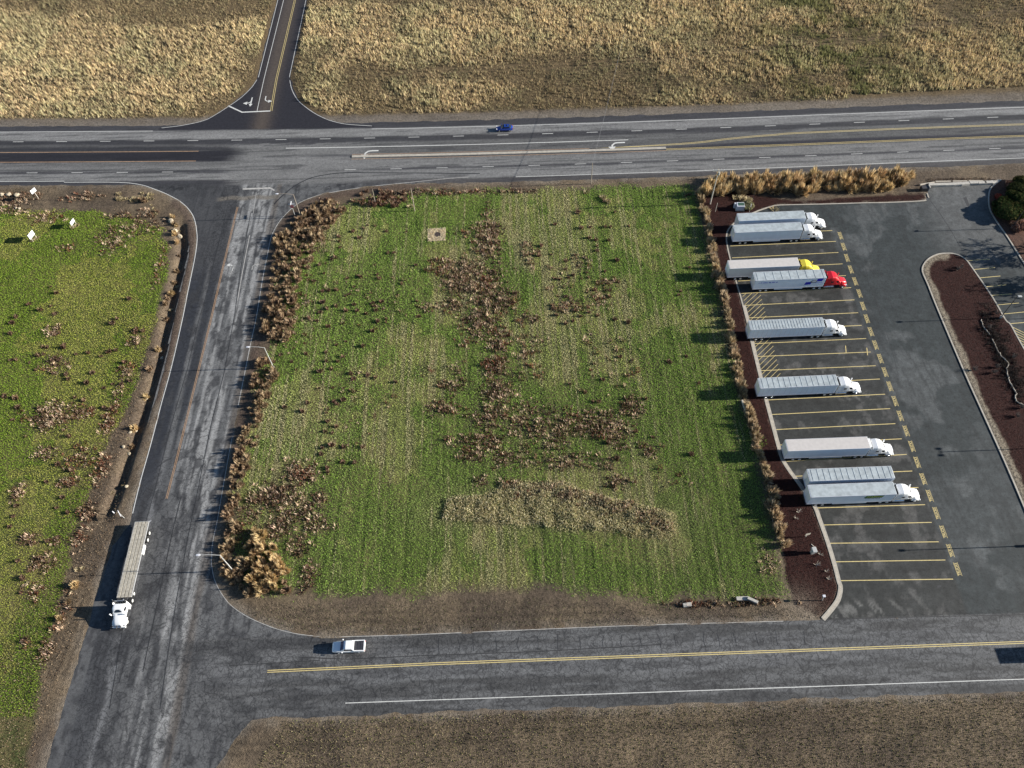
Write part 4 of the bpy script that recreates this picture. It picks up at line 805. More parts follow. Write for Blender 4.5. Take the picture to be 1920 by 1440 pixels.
# leafless trees just outside the right edge; their shadows fall on the lot
def bare_tree(name, loc, H, seed, label, sp_=.55, depth=7):
    r = random.Random(seed); root = empty(name, (loc[0], loc[1], .05)); tr = MB(); tw = MB()
    def grow(p, d, L, rad, k):
        e = p+d*L; (tr if k < 3 else tw).tube(p, e, rad, rad*.72, 6 if k < 3 else 4, cap=False)
        if k >= depth: return
        for i in range(r.choice((2, 3, 3)) if k else 4):
            a = Vector((r.gauss(0, 1), r.gauss(0, 1), r.gauss(0, .8)+.25)).normalized(); nd = (d*(1-sp_*.55)+a*sp_).normalized()
            grow(e, nd, L*r.uniform(.66, .86), max(rad*.66, .05), k+1)
    grow(Vector((0, 0, 0)), Vector((0, 0, 1)), H*.2, H*.022, 0)
    tr.build('trunk', M['bark'], root); tw.build('crown', M['bark'], root); return tag(root, label, 'tree')
tA = at(1850, 480); bare_tree('bare_tree', (tA[0]+20, tA[1]+.5), 13.5, 3, 'leafless spreading tree outside the right edge, shading the upper car stalls', .75)
tB = at(1905, 545); bare_tree('bare_tree', (tB[0]+17, tB[1]+1), 13, 5, 'leafless tree outside the right edge, lower of the two', .75)
# ------------------------------------------------------------------ poles, signs, street furniture
def z0(x, y): return float(ground_z(np.array([x]), np.array([y]))[0])
def street_lamp(q, h, arm, label, mt='pole', az=PI):
    x, y = at(*q); r = empty('street_lamp', (x, y, z0(x, y)), az)
    MB().tube((0, 0, 0), (0, 0, h), .11, .07, 10).build('pole', M[mt], r)
    MB().tube((0, 0, 0), (0, 0, .35), .2, .18, 10).build('base', M['concrete'], r)
    MB().path([(0, 0, h-.05), (arm*.4, 0, h+.3), (arm*.75, 0, h+.42), (arm, 0, h+.42)], .05).build('arm', M[mt], r)
    hd = MB().loft([(arm-.1, h+.36, h+.5, .1, 3, 0), (arm+.2, h+.3, h+.52, .2, 3, 0), (arm+.6, h+.32, h+.5, .18, 3, 0), (arm+.75, h+.38, h+.44, .05, 3, 0)], 12).build('lamp_head', M['sign'], r)
    return tag(r, label, 'street lamp')
street_lamp((513.1, 689.4), 7.3, 3.0, 'tall galvanised street lamp halfway down the side road')
street_lamp((437.6, 1070.3), 7.6, 3.4, 'tall galvanised street lamp at the bend of the side road near the flatbed')
street_lamp((564, 407), 7.4, 3.6, 'wooden street lamp with a long arm at the highway junction', 'wood')
def lot_lamp(x, y, h, label, heads=1, az=PI):
    r = empty('lot_lamp', (x, y, .1), az)
    MB().tube((0, 0, 0), (0, 0, h), .09, .07, 8).build('pole', M['darkpole'], r); MB().tube((0, 0, 0), (0, 0, .7), .28, .28, 12).build('base', M['concrete'], r)
    hs = [(.55, 0)] if heads == 1 else [(0, .75), (0, -.75)]
    for (a, b_) in hs:
        MB().tube((0, 0, h-.1), (a*.6, b_*.6, h), .04).build('bracket', M['darkpole'], r)
        MB().box(a-.42, a+.42, b_-.25, b_+.25, h-.08, h+.1).build('lamp_head', M['pole'] if heads == 1 else M['darkpole'], r, bevel=.04)
    return tag(r, label, 'lamp post')
lot_lamp(*at(1875, 597), 7.4, 'dark lamp post on the island beside the car stalls', 1, 0.0)
lot_lamp(*at(1897, 428), 7.6, 'pale lamp post in the bed by the east kerb, behind the big shrub', 1, 0.3)
t_ = at(1762, 845); lot_lamp(t_[0]+23.6, t_[1]-.3, 7.6, 'twin head lamp post outside the right edge, opposite the middle trucks', 2)
t_ = at(1692, 1035); lot_lamp(t_[0]+23.6, t_[1]+.3, 7.4, 'lamp post outside the right edge, opposite the lowest stalls', 1)
t_ = at(1640, 610); lot_lamp(t_[0]+1e-3+50.0, t_[1]+.4, 7.6, 'lamp post outside the right edge, beyond the hatched bay', 1)
# utility poles and wires
def util_pole(q, h, r0, label, cross=False, mt='wood', lean=(0, 0)):
    x, y = at(*q); r = empty('utility_pole', (x, y, z0(x, y))); top = (lean[0], lean[1], h)
    MB().tube((0, 0, 0), top, r0, r0*.65, 10).build('pole', M[mt], r)
    if cross:
        MB().box(-1.4, 1.4, -.06+lean[1], .06+lean[1], h-.35, h-.2).build('cross_arm', M['woodlight'], r)
        MB().box(-1.3+lean[0], 1.3+lean[0], -.3, -.2, h-.32, h-.22).build('cross_arm', M['woodlight'], r)
        for a in (-1.3, -.7, .7, 1.3): MB().tube((a, lean[1], h-.2), (a, lean[1], h+.12), .06, .04, 6).build('insulator', M['sign'], r)
        MB().tube((.3, .0, h-1.6), (.3, .0, h-.8), .22, .22, 10).build('transformer', M['pole'], r)
    return tag(r, label, 'utility pole')
util_pole((1331.3, 383.1), 11.0, .17, 'pale tall utility pole with a cross arm at the corner of the truck park', True, 'woodlight')
util_pole((1108, 345), 6.8, .11, 'thin wooden pole at the highway edge, right of centre')
util_pole((777.5, 396), 7.4, .13, 'thin brown wooden pole at the top of the green field')
util_pole((704, 382), 4.6, .10, 'short reddish wooden pole among the weeds below the highway')
a_ = at(1108, 345); b_ = at(1331.3, 383.1); c_ = (at(1160, 215)[0], at(1160, 215)[1])
def wire(p, q, sag, label, name='overhead_wire', r=.028):
    P = [(p[0]+(q[0]-p[0])*t, p[1]+(q[1]-p[1])*t, p[2]+(q[2]-p[2])*t-sag*4*t*(1-t)) for t in np.linspace(0, 1, 14)]
    tag(MB().path(P, r, 4).build(name, M['wire']), label, 'wire')
wire((a_[0], a_[1], 6.9), (a_[0]+14, a_[1]+55, 7.4), .8, 'thin wire crossing the highway from the pole right of centre')
x5, y5 = at(1405, 397)
r = empty('guy_wire', (x5, y5, z0(x5, y5))); MB().tube((0, 0, 0), (1.2, 3.5, 7.0), .025, .025, 4).build('cable', M['darkpole'], r); MB().tube((0, 0, 0), (.3, .88, 1.75), .07, .07, 6).build('cable_guard', M['sign'], r); tag(r, 'dark guy wire with a white guard behind the topmost trailer', 'guy wire')
x5, y5 = at(1341, 397.5); tag(MB().add([], []).tube((x5, y5, 0), (x5, y5, 3.0), .07, .06, 8).build('marker_post', M['woodlight']), 'short pale post between the tall utility pole and the cabinet', 'post')
x5, y5 = at(1378, 395); r = empty('utility_cabinet', (x5+1.2, y5+.5, .05), -.05); MB().box(-1.1, 1.1, -.9, .9, 0, .3).build('pad', M['concrete'], r)
MB().box(-.95, .95, -.75, .75, .3, 1.55).build('cabinet_body', M['sign'], r, bevel=.03); MB().box(-.6, .9, -.5, .55, 1.553, 1.6).build('lid', M['cabinet'], r, bevel=.02); MB().box(-1.45, -1.05, .2, .7, 0, 1.5).build('meter_box', M['sign'], r, bevel=.03); tag(r, 'white utility cabinet with a dark green lid in the mulch corner', 'utility cabinet')
# stop sign and street signs at the junction
x5, y5 = at(553, 404); r = empty('stop_sign', (x5, y5, z0(x5, y5)))
MB().tube((0, 0, 0), (0, 0, 3.6), .06, .06, 8).build('post', M['pole'], r)
o_ = [(math.cos(PI/8+i*PI/4)*.5, math.sin(PI/8+i*PI/4)*.5) for i in range(8)]
def slab(P, d0, d1): n = len(P); return [(p[0], d0, p[1]) for p in P]+[(p[0], d1, p[1]) for p in P], [tuple(range(n)), tuple(range(2*n-1, n-1, -1))]+[(i, n+i, n+(i+1) % n, (i+1) % n) for i in range(n)]
vs, fs = slab([(a, b_+3.0) for a, b_ in o_], -.09, -.07); pn = MB().add(vs, fs).build('octagon_panel', M['signred'], r)
st = text_mesh('STOP', .34); mm = MB(); mm.add([(v.co.x, -.094, v.co.y+3.0) for v in st.vertices], [tuple(p.vertices) for p in st.polygons]); mm.build('lettering', M['sign'], pn)
MB().box(-.75, .75, -.03, .03, 3.6, 3.85).build('street_name_blade', M['sign'], r); MB().box(-.03, .03, -.7, .7, 3.87, 4.12).build('street_name_blade', M['sign'], r); tag(r, 'stop sign topped by two white street name blades at the highway junction', 'sign')
# field signs
def field_sign(q, wd, h, zc, ang, label, posts=2):
    x, y = at(*q); r = empty('field_sign', (x, y, z0(x, y)), ang)
    for s_ in ((-wd*.35, wd*.35) if posts == 2 else (0,)): MB().box(s_-.05, s_+.05, -.05, .05, 0, zc+h/2).build('post', M['woodlight'], r)
    MB().box(-wd/2, wd/2, .052, .09, zc-h/2, zc+h/2).build('sign_panel', M['sign'], r); return tag(r, label, 'sign')
field_sign((66, 450), 2.0, 1.4, 1.7, PI/2-.25, 'white board sign on two posts, nearer of the two signs in the left field')
field_sign((142, 425), 1.7, 1.0, 1.5, PI/2-.2, 'white board sign on two posts in front of a pale patch, farther field sign')
field_sign((73, 373), 1.5, 1.1, 2.6, PI/2-.5, 'small white sign on one pale leaning post at the highway edge', 1)
for q in ((70, 448), (62, 452), (138, 428), (146, 424)): plant('sign_bush', strM, *at(*q), .9, 'pale straw clump at the foot of a white field sign', 'grass clump', 'clumps under the field signs')
x5, y5 = at(228, 972); r = empty('leaning_marker', (x5, y5, 0), 0); MB().tube((.6, 0, 0), (.2, .3, 2.3), .05, .05, 6).build('post', M['pole'], r); q5 = MB(); q5.add([(.75, -.45, 1.7), (.75, -.45, 2.1), (-.1, .75, 2.1), (-.1, .75, 1.7), (.79, -.42, 1.7), (.79, -.42, 2.1), (-.06, .78, 2.1), (-.06, .78, 1.7)], [(0, 1, 2, 3), (7, 6, 5, 4), (1, 5, 6, 2), (0, 3, 7, 4), (0, 4, 5, 1), (3, 2, 6, 7)]).build('sign_panel', M['sign'], r); tag(r, 'white roadside sign seen edge on, just behind the flatbed', 'sign')
MBx = MB(); x5, y5 = at(214, 962); MBx.tube((x5, y5, 0), (x5, y5, .8), .1, .08, 6); tag(MBx.build('white_stake', M['sign']), 'small white stake in the ditch behind the flatbed', 'stake')
# manhole pad in the field
x5, y5 = at(819, 440.5); r = empty('gravel_pad', (x5, y5, z0(x5, y5)), .02)
n = 2200; P = RNG.uniform(-2.2, 2.2, (n, 2)); P = P[np.hypot(P[:, 0]-.2, P[:, 1]) > .75]; n = len(P)
V, cc = blades(P, np.full(n, .12), RNG.uniform(.05, .22, n), RNG.uniform(.1, .2, n), RNG.uniform(.05, .2, n), RNG.uniform(0, 6, n), jit((.75, .64, .45), n)); tri_mesh('straw_mat', V, cc, r); MB().box(-2.2, 2.2, -2.1, 2.1, -.1, .10).build('pad', mat('pad_straw', (.58, .48, .34), .9, noise=.3), r)
MB().tube((.2, 0, .0), (.2, 0, .2), .78, .72, 20).build('manhole_cover', mat('manhole_iron', (.05, .035, .03), .7), r); tag(r, 'square straw covered pad round a dark manhole in the green field', 'manhole')
# concrete blocks across the lot entrance
for k, (px, py, rz) in enumerate(((1748, 348.5, -.05), (1763, 348.3, 0), (1778, 348, .02), (1793, 347.2, .05), (1808, 346.4, .12), (1824, 345, .0), (1840, 345, .0), (1852, 344.5, .0))):
    x, y = at(px, py); o = MB().box(-1.05, 1.05, -.45, .45, 0, .62).build('concrete_block', M['concrete'], bevel=.05); o.location = (x, y, 0); o.rotation_euler = (0, 0, rz); tag(o, ('leftmost', 'second', 'third', 'fourth', 'fifth', 'sixth', 'seventh', 'rightmost')[k]+' concrete block from the left in the row closing the top of the lot', 'concrete block', 'row of concrete blocks')
for (a, b_) in (((1724, 348), (1751, 343.4)), ((1753, 342.3), (1782, 341.8)), ((1785, 341.8), (1812, 341.2)), ((1815, 341), (1842, 341))):
    A, B = Vector((*at(*a), .25)), Vector((*at(*b_), .25)); tag(MB().tube(A, B, .25, .22, 8).build('timber_log', M['tan']), 'pale log lying behind the row of concrete blocks', 'log', 'logs behind the blocks')
tag(MB().poly(pts((1848, 345.3), (1868, 344.8), (1876, 337.5), (1846, 339)), .12).build('pavement', M['concrete']), kind='structure')
x5, y5 = at(1732, 357); r = empty('litter_bin', (x5, y5, .1)); MB().box(-1, .8, -.6, .6, 0, 1.1).build('bin_body', M['darkpole'], r, bevel=.05); MB().box(.8, 1.1, -.6, .6, 0, 1.3).build('side_panel', M['concrete'], r, bevel=.03); tag(r, 'black bin with a pale side at the left end of the block row', 'bin')
def slabblock(q, L, wd, h, rz, label, mt='concrete', nm='concrete_slab'):
    o = MB().box(-L/2, L/2, -wd/2, wd/2, 0, h).build(nm, M[mt], bevel=.03); x, y = at(*q); o.location = (x, y, z0(x, y)-.02); o.rotation_euler = (0, .0, rz); return tag(o, label, nm.replace('_', ' '))
slabblock((1288, 1135), 1.5, .7, .45, .1, 'pale concrete slab at the left end of the weeds along the bottom edge of the field'); slabblock((1391.5, 1123), 2.2, .7, .4, 0, 'flat concrete slab among reddish weeds at the bottom of the field'); slabblock((1410, 1127), 1.9, .5, .6, -.5, 'tilted grey slab beside the flat slab at the bottom of the field')
slabblock((1394, 762), .35, 2.6, .5, .1, 'pale upright board in the mulch beside the hedge', 'tan', 'wooden_board')
# things in the mulch beds
def tripod(q, label):
    x, y = at(*q); r = empty('sign_stand', (x, y, .1), .2)
    MB().box(-.06, .06, -.06, .06, 0, 1.5).build('post', M['tan'], r); o = MB().add(*slab([(-.5, 1.0), (.5, 1.0), (.5, 1.75), (-.5, 1.75)], -.12, -.06)).build('sign_panel', M['tan'], r); MB().tube((.4, -1.6, .0), (.9, -2.7, .05), .1, .08, 6).build('ground_stake', M['tan'], r); return tag(r, label, 'sign')
tripod((1510, 1007), 'small tan sign stand in the mulch below the lowest trailer'); 
x5, y5 = at(1522, 1037); r = empty('notice_box', (x5, y5, .1), .1); MB().box(-.3, .3, -.3, .3, 0, 1.0).build('pedestal', M['concrete'], r); MB().box(-.4, .4, -.5, .5, 1.0, 1.7).build('box_body', M['pole'], r, bevel=.04); tag(r, 'grey metal box on a pedestal in the mulch by the kerb', 'utility box')
x5, y5 = at(1541, 1126); r = empty('white_bollard', (x5, y5, .1)); MB().tube((0, 0, 0), (-.25, .1, 1.9), .08, .08, 8).build('post', M['pole'], r); MB().box(-.5, .0, -.12, .32, 1.9, 2.15).build('cap', M['sign'], r, bevel=.04); tag(r, 'white capped post alone near the rounded bottom corner of the mulch bed', 'post')
for q, s_ in (((1497, 961), 1.0), ((1492, 972), .8), ((1530, 1060), 1.1), ((1537, 1040), .9), ((1553, 1086), .8), ((1549, 1072), .7)):
    x, y = at(*q); r = random.Random(int(q[0])); m = MB()
    for i in range(9):
        a = r.uniform(0, 6.3); m.tube((0, 0, 0), (math.cos(a)*.6*s_, math.sin(a)*.6*s_, r.uniform(.3, .9)*s_), .035, .02, 4)
    o = m.build('dead_shrub', M['tan']); o.location = (x, y, .1); tag(o, 'small pale leafless shrub in the narrow end of the mulch bed', 'dead shrub', 'leafless shrubs in the truck bed')
for q in ((1795, 508), (1801, 503), (1853, 617), (1867, 590), (1868, 690), (1862, 700), (1825, 695), (1906, 782), (1915, 766), (1899, 672)):
    x, y = at(*q); r = random.Random(int(q[0])); m = MB()
    for i in range(34):
        a = r.uniform(0, 6.3); e = r.uniform(.2, .75); m.tube((0, 0, .1), (math.cos(a)*e, math.sin(a)*e, r.uniform(.5, 1.3)), .04, .02, 4)
    o = m.build('island_shrub', M['bark']); o.location = (x, y, .1); tag(o, 'grey leafless shrub on the dark mulch island', 'dead shrub', 'leafless shrubs on the island')
def driftline(Pp, label, r_=.14):
    P = smooth_line(pts(*Pp), 5); q = [(p[0]+RNG.normal(0, .08), p[1]+RNG.normal(0, .08), .22+RNG.uniform(-.03, .05)) for p in P]; tag(MB().path(q, r_, 6).build('driftwood', M['tan']), label, 'driftwood')
driftline(((1839, 600), (1843, 612), (1850, 622), (1857, 630)), 'upper pale winding branch lying on the mulch island', .10)
driftline(((1860, 637), (1868, 655), (1878, 670), (1890, 683), (1886, 694), (1889, 708), (1894, 722), (1903, 736), (1903, 750), (1912, 758), (1925, 762)), 'long pale winding branch lying on the mulch island', .13)
gx, gy = [], []
for t in range(900):
    k = RNG.random(); x, y = at(1845+70*k+RNG.normal(0, 9), 590+150*k+RNG.normal(0, 16)); gx.append(x); gy.append(y)
P = np.stack([gx, gy], 1); n = len(P); V, cc = blades(np.repeat(P, 5, 0)+RNG.normal(0, .2, (n*5, 2)), np.full(n*5, .15), RNG.uniform(.1, .6, n*5), RNG.uniform(.08, .16, n*5), RNG.uniform(.1, .4, n*5), RNG.uniform(0, 6, n*5), jit((.06, .05, .045), n*5, .5)); ok_ = sd_poly(V[::3, 0], V[::3, 1], isl) < -.4; V = V.reshape(-1, 3, 3)[ok_].reshape(-1, 3); cc = cc.reshape(-1, 3, 3)[ok_].reshape(-1, 3)
tag(tri_mesh('creeping_cover', V, cc), 'dark creeping ground cover in a strip down the mulch island', 'ground cover', kind='stuff')

# ------------------------------------------------------------------ vehicles
def wheel(x, y, r, wd, parent, rimmat='rim', dual=False):
    """axis along y; y = outer face"""
    s = 1 if y > 0 else -1; w0 = MB().tube((x, y-s*wd, r), (x, y, r), r, r, 20).build('wheel', M['tire'], parent, bevel=.04)
    MB().tube((x, y-s*.03, r), (x, y+s*.012, r), r*.58, r*.54, 16).build('rim', M[rimmat], w0); MB().tube((x, y, r), (x, y+s*.05, r), r*.2, r*.16, 10).build('hub', M['chrome'], w0)
def tractor(root, X0, paint, sleeper=True, visor=False, lowcab=False):
    """conventional tractor, its back at X0, front towards +x"""
    P = M[paint]; S = 1.5 if sleeper else .0; zr = 3.75 if sleeper else 2.75
    fr = MB().box(X0-2.6, X0+S+3.9, -.42, -.3, .75, 1.0).box(X0-2.6, X0+S+3.9, .3, .42, .75, 1.0).box(X0-2.5, X0-1.9, -.45, .45, 1.0, 1.12); fr.build('chassis', M['steel'], root)
    if sleeper:
        secs = [(X0, .95, zr, 1.2, 7, .04), (X0+.9, .95, zr+.12, 1.22, 7, .05), (X0+1.7, .95, zr-.05, 1.2, 6, .08), (X0+2.35, .95, zr-.55, 1.16, 5, .12), (X0+S+.95, .95, 2.92, 1.1, 5, .10), (X0+S+1.05, .95, 2.85, 1.08, 6, .08), (X0+S+1.75, .95, 2.0, 1.05, 7, .04), (X0+S+1.85, .95, 1.9, 1.0, 7, .04)]
    else:
        secs = [(X0, .95, 2.75, 1.12, 7, .04), (X0+.8, .95, 2.9, 1.13, 6, .05), (X0+1.05, .95, 2.85, 1.1, 6, .08), (X0+1.7, .95, 2.0, 1.06, 7, .04), (X0+1.85, .95, 1.9, 1.0, 7, .04)]
    cab = MB().loft(secs, 32).build('cab', P, root, smooth=False)
    x1 = X0+S+1.8
    hood = MB().loft([(x1-.42, .9, 2.2, 1.0, 5, .10), (x1, .9, 2.08, .99, 5, .08), (x1+.6, .85, 1.92, .94, 4.5, .10), (x1+1.15, .8, 1.76, .88, 4, .14), (x1+1.5, .75, 1.52, .80, 3.5, .12), (x1+1.65, .75, 1.25, .68, 3.5, .05)], 28).build('hood', P, root, smooth=True)
    MB().box(x1+1.55, x1+1.69, -.42, .42, .8, 1.3).build('grille', M['chrome'], hood, bevel=.03)
    for s in (-1, 1):
        y = .98*s
        MB().loft([(x1+.1, .55, .95, .2, 4, 0), (x1+.3, .6, 1.22, .25, 3, 0), (x1+.75, .65, 1.36, .27, 3, 0), (x1+1.2, .6, 1.24, .25, 3, 0), (x1+1.5, .5, .95, .17, 3, 0)], 16).build('fender', P, root, smooth=True).location = (0, y, 0)
        MB().box(x1+1.36, x1+1.6, s*.98-.16, s*.98+.16, .98, 1.16).build('headlight', M['lens'], root, bevel=.03)
        MB().box(X0+S+.45, X0+S+1.2, s*1.10-.03, s*1.10+.03, 2.0, 2.62).build('side_window', M['glass'], cab, bevel=.02).location = (0, s*.01, 0)
        if sleeper: MB().box(X0+.9, X0+1.5, s*1.2-.03, s*1.2+.03, 2.15, 2.6).build('sleeper_window', M['glass'], cab, bevel=.02)
        MB().box(x1-.15, x1+.05, s*1.32-.1, s*1.32+.1, 1.85, 2.55).build('mirror', P, root, bevel=.03); MB().tube((x1-.1, s*1.0, 2.1), (x1-.05, s*1.3, 2.2), .02).build('mirror_arm', M['chrome'], root)
        MB().tube((X0-.4, s*.98, .72), (X0+S+.4, s*.98, .72), .3, .3, 14).build('fuel_tank', M['chrome'] if sleeper else M['alu'], root)
        MB().box(X0-.45, X0+.02, s*1.19-.02, s*1.19+.02, .95, zr-.1).build('cab_extender', P, root, bevel=.01)
        wheel(x1+.8, s*1.2, .5, .3, root); wheel(X0-2.55, s*1.22, .5, .6, root); wheel(X0-1.25, s*1.22, .5, .6, root)
    MB().box(x1+1.6, x1+1.84, -1.15, 1.15, .42, .8).build('bumper', M['chrome'] if paint != 'cabwhite' else P, root, bevel=.06)
    # windscreen follows the slope of the cab front
    xa, za, xb, zb = X0+S+1.04, 2.78, X0+S+1.72, 2.08; nx, nz = .72, .69
    vs = []
    for (x, z, hw_) in ((xa, za, .88), (xb-.28, zb+.3, .93)):
        for k in np.linspace(-1, 1, 7): vs.append((x+nx*.05-abs(k)**3*.22, k*hw_, z+nz*.05))
    vs += [(v[0]-.06, v[1], v[2]-.06) for v in vs]
    fs = [(i, i+1, 8+i, 7+i) for i in range(6)]+[(14+i+1, 14+i, 21+i, 22+i) for i in range(6)]+[(i+1, i, 14+i, 15+i) for i in range(6)]+[(7+i, 8+i, 22+i, 21+i) for i in range(6)]+[(0, 7, 21, 14), (13, 6, 20, 27)]
    MB().add(vs, fs).build('windscreen', M['glass'], cab)
    if visor: MB().loft([(xa-.05, za+.02, za+.2, .95, 6, 0), (xa+.3, za-.08, za, .95, 6, 0)], 14).build('sun_visor', M['black'], root)
    if sleeper:
        MB().tube((X0-.15, .95, 1.0), (X0-.15, .95, 3.7), .07).build('exhaust_stack', M['chrome'], root)
    MB().box(X0-.06, X0-.005, -1.0, 1.0, 1.1, zr-.35).build('cab_back', M['steel'], root)
def trailer(root, skin='trailer', roof='roof', L=16.15, ribs=0, roofribs=0, nose=False, reefer=False):
    m = MB().box(0, L, -1.3, 1.3, 1.18, 4.09).build('trailer_box', M[skin], root, bevel=.03)
    r_ = MB().box(.05, L-.05, -1.26, 1.26, 4.092, 4.115)
    for k in range(roofribs): x = .6+(L-1.2)*k/(roofribs-1); r_.box(x-.03, x+.03, -1.24, 1.24, 4.115, 4.15)
    r_.build('trailer_roof', M[roof], m)
    e = MB()
    for s in (-1, 1): e.box(0, L, s*1.29-.025, s*1.29+.025, 4.05, 4.13); e.box(0, L, s*1.29-.03, s*1.29+.03, 1.12, 1.26)
    e.build('edge_rail', M['sign'], m)
    if ribs:
        k_ = MB()
        for k in range(ribs):
            x = .8+(L-1.2)*k/(ribs-1)
            for s in (-1, 1): k_.box(x-.035, x+.035, s*1.302-.012, s*1.302+.012, 1.27, 4.04)
        k_.build('side_post', M['sign'], m)
    for s in (-1, 1): MB().box(-.05, -.004, min(.04*s, 1.2*s), max(.04*s, 1.2*s), 1.35, 3.95).build('rear_door', M['trailer'] if skin != 'trailer' else M['white'], m, bevel=.01)
    fr = MB().box(-.09, .02, -1.3, 1.3, 1.12, 1.3).box(-.09, .02, -1.3, 1.3, 3.97, 4.09).box(-.09, .02, -1.3, -1.21, 1.3, 3.97).box(-.09, .02, 1.21, 1.3, 1.3, 3.97).box(-.08, -.051, -.03, .03, 1.3, 3.97); fr.build('door_frame', M['sign'], m)
    MB().box(-.05, .1, -1.1, 1.1, .5, .62).box(0, .1, -.8, -.7, .6, 1.15).box(0, .1, .7, .8, .6, 1.15).build('rear_guard', M['steel'], root)
    for s in (-1, 1): MB().box(-.1, -.085, s*1.1-.1, s*1.1+.1, 1.14, 1.24).build('tail_light', M['signred'], root)
    MB().box(.3, L-.6, -.5, .5, .95, 1.14).build('underframe', M['steel'], root)
    for x in (1.9, 3.2):
        for s in (-1, 1): wheel(x, s*1.27, .5, .6, root)
    for s in (-1, 1):
        MB().box(L-3.3, L-3.15, s*.85-.07, s*.85+.07, .12, 1.15).build('landing_leg', M['steel'], root); MB().box(1.15, 1.18, s*1.0-.3, s*1.0+.3, .3, .95).build('mud_flap', M['black'], root)
        MB().box(5.0, L-4.6, s*1.24-.015, s*1.24+.015, .62, 1.11).build('side_skirt', M['trailer'], root) if not ribs else None
    if nose: MB().box(L+.005, L+.12, -1.05, 1.05, 1.5, 3.9).build('nose_panel', M['alu'], m, bevel=.03)
    if reefer: MB().box(L+.005, L+.45, -.95, .95, 2.0, 3.95).build('cooling_unit', M['white'], root, bevel=.05)
    return m
def root_from_roof(a, b_, a2):
    """a,a2 rear roof corners north/south px; b_ front north corner px"""
    A = np.array(at(*a, 4.1)); A2 = np.array(at(*a2, 4.1)); B = np.array(at(*b_, 4.1)); d = B-A; ang = math.atan2(d[1], d[0]); ctr = (A+A2)/2
    return ctr, ang
SA = .006
TR = [ # rear-top-north corner px, rear-top-south corner px
 ((1380.5, 400.5), (1388, 414.5), 'white semi truck in the topmost stall, half hidden by the next white one', 'cabwhite', {}, dict(visor=False)),
 ((1373, 422), (1380.5, 436.5), 'second white semi truck from the top, dark gap behind its cab', 'cabwhite', {}, {}),
 ((1365, 488.3), (1368.6, 504.3), 'semi truck with a yellow cab and a cream trailer', 'yellow', dict(skin='trailer2', roof='roof_cream'), {}),
 ((1411, 511), (1418.5, 526), 'semi truck with a red cab and blue emblems on its trailer', 'red', dict(roofribs=9), {}),
 ((1402, 601), (1410, 619), 'white semi truck with ribbed trailer and dark visor between the two hatched areas', 'cabwhite', dict(ribs=16, roofribs=24), dict(visor=True)),
 ((1421, 709.5), (1427, 728), 'white semi truck in the stall just below the lower hatched area', 'cabwhite', dict(ribs=14, roofribs=14), {}),
 ((1472.5, 824.5), (1478, 846), 'white semi truck parked alone with a brown pole shadow behind it, third from the bottom', 'cabwhite', dict(roof='roof_cream', reefer=True), {}),
 ((1514, 880), (1519, 902), 'grey trailer parked without a tractor beside the lettered truck', None, dict(roofribs=14, nose=True), {}),
 ((1514, 911), (1522, 931), 'white semi truck with green and yellow lettering, lowest truck of the row', 'cabwhite', {}, {}),
]
TR[6] = TR[6][:2]+('white semi truck with a cooling unit on its trailer, above the grey trailer without tractor',)+TR[6][3:]
trucks = []
for k, (a, a2, lab, paint, to, co) in enumerate(TR):
    c_ = (np.array(at(*a, 4.1))+np.array(at(*a2, 4.1)))/2
    r = empty('semi_truck' if paint else 'parked_trailer', (c_[0], c_[1], .006), SA+(.004 if k < 6 else -.004))
    tb = trailer(r, **to)
    if paint: tractor(r, 16.85, paint, **co)
    tag(r, lab, 'truck' if paint else 'trailer'); trucks.append((r, tb))
    L = 16.15
    if paint == 'red':
        y = -1.308
        def para(x0_, x1_, z0_, z1_, sk=.25): return MB().add(*slab([(x0_, z0_), (x1_, z0_), (x1_+sk, z1_), (x0_+sk, z1_)], y-.01, y+.005))
        para(L-4.6, L-3.2, 2.0, 2.9).build('blue_emblem', M['logo'], tb); para(L-2.1, L-.8, 3.0, 3.9).build('blue_emblem', M['logo'], tb)
        rg = [(math.cos(t)*.75+L-2.6, math.sin(t)*.42+2.95) for t in np.linspace(0, 2*PI, 24, endpoint=False)]; MB().add(*slab(rg, y-.02, y+.005)).build('oval_emblem', M['logogrey'], tb)
        rg = [(math.cos(t)*.5+L-2.6, math.sin(t)*.22+2.95) for t in np.linspace(0, 2*PI, 24, endpoint=False)]; MB().add(*slab(rg, y-.03, y-.015)).build('oval_centre', M['sign'], tb)
        MB().box(L-3.0, L-.5, y-.012, y+.005, 2.55, 2.62).build('emblem_line', M['logo'], tb)
        q = MB(); xx = .9; rr = random.Random(4)
        while xx < 5.2:
            wv = rr.uniform(.08, .22); hh = rr.choice((.22, .3, .38)); q.box(xx, xx+wv, y-.012, y+.005, 3.15, 3.15+hh); q.box(xx, xx+wv+.12, y-.0125, y+.004, 3.15+hh*.4, 3.2+hh*.4); xx += wv+rr.choice((.1, .14, .3))
        q.build('blue_lettering', M['logo'], tb)
    if k == 8:
        y = -1.308
        MB().add(*slab([(L-5.9, 2.9), (L-2.5, 2.9), (L-2.2, 3.75), (L-5.6, 3.75)], y-.01, y+.005)).build('green_emblem', M['green'], tb)
        q = MB(); xx = L-5.35; rr = random.Random(9)
        while xx < L-2.8:
            q.box(xx, xx+.13, y-.02, y-.011, 3.05, 3.62); q.box(xx+.13, xx+.3, y-.0205, y-.011, rr.choice((3.05, 3.28, 3.5)), rr.choice((3.4, 3.6))); xx += .42
        q.build('yellow_lettering', M['lime'], tb)
        q = MB(); xx = L-5.5
        while xx < L-2.9: q.box(xx, xx+.16, y-.012, y+.005, 2.55, 2.78); xx += .26
        q.build('small_lettering', M['logogrey'], tb)
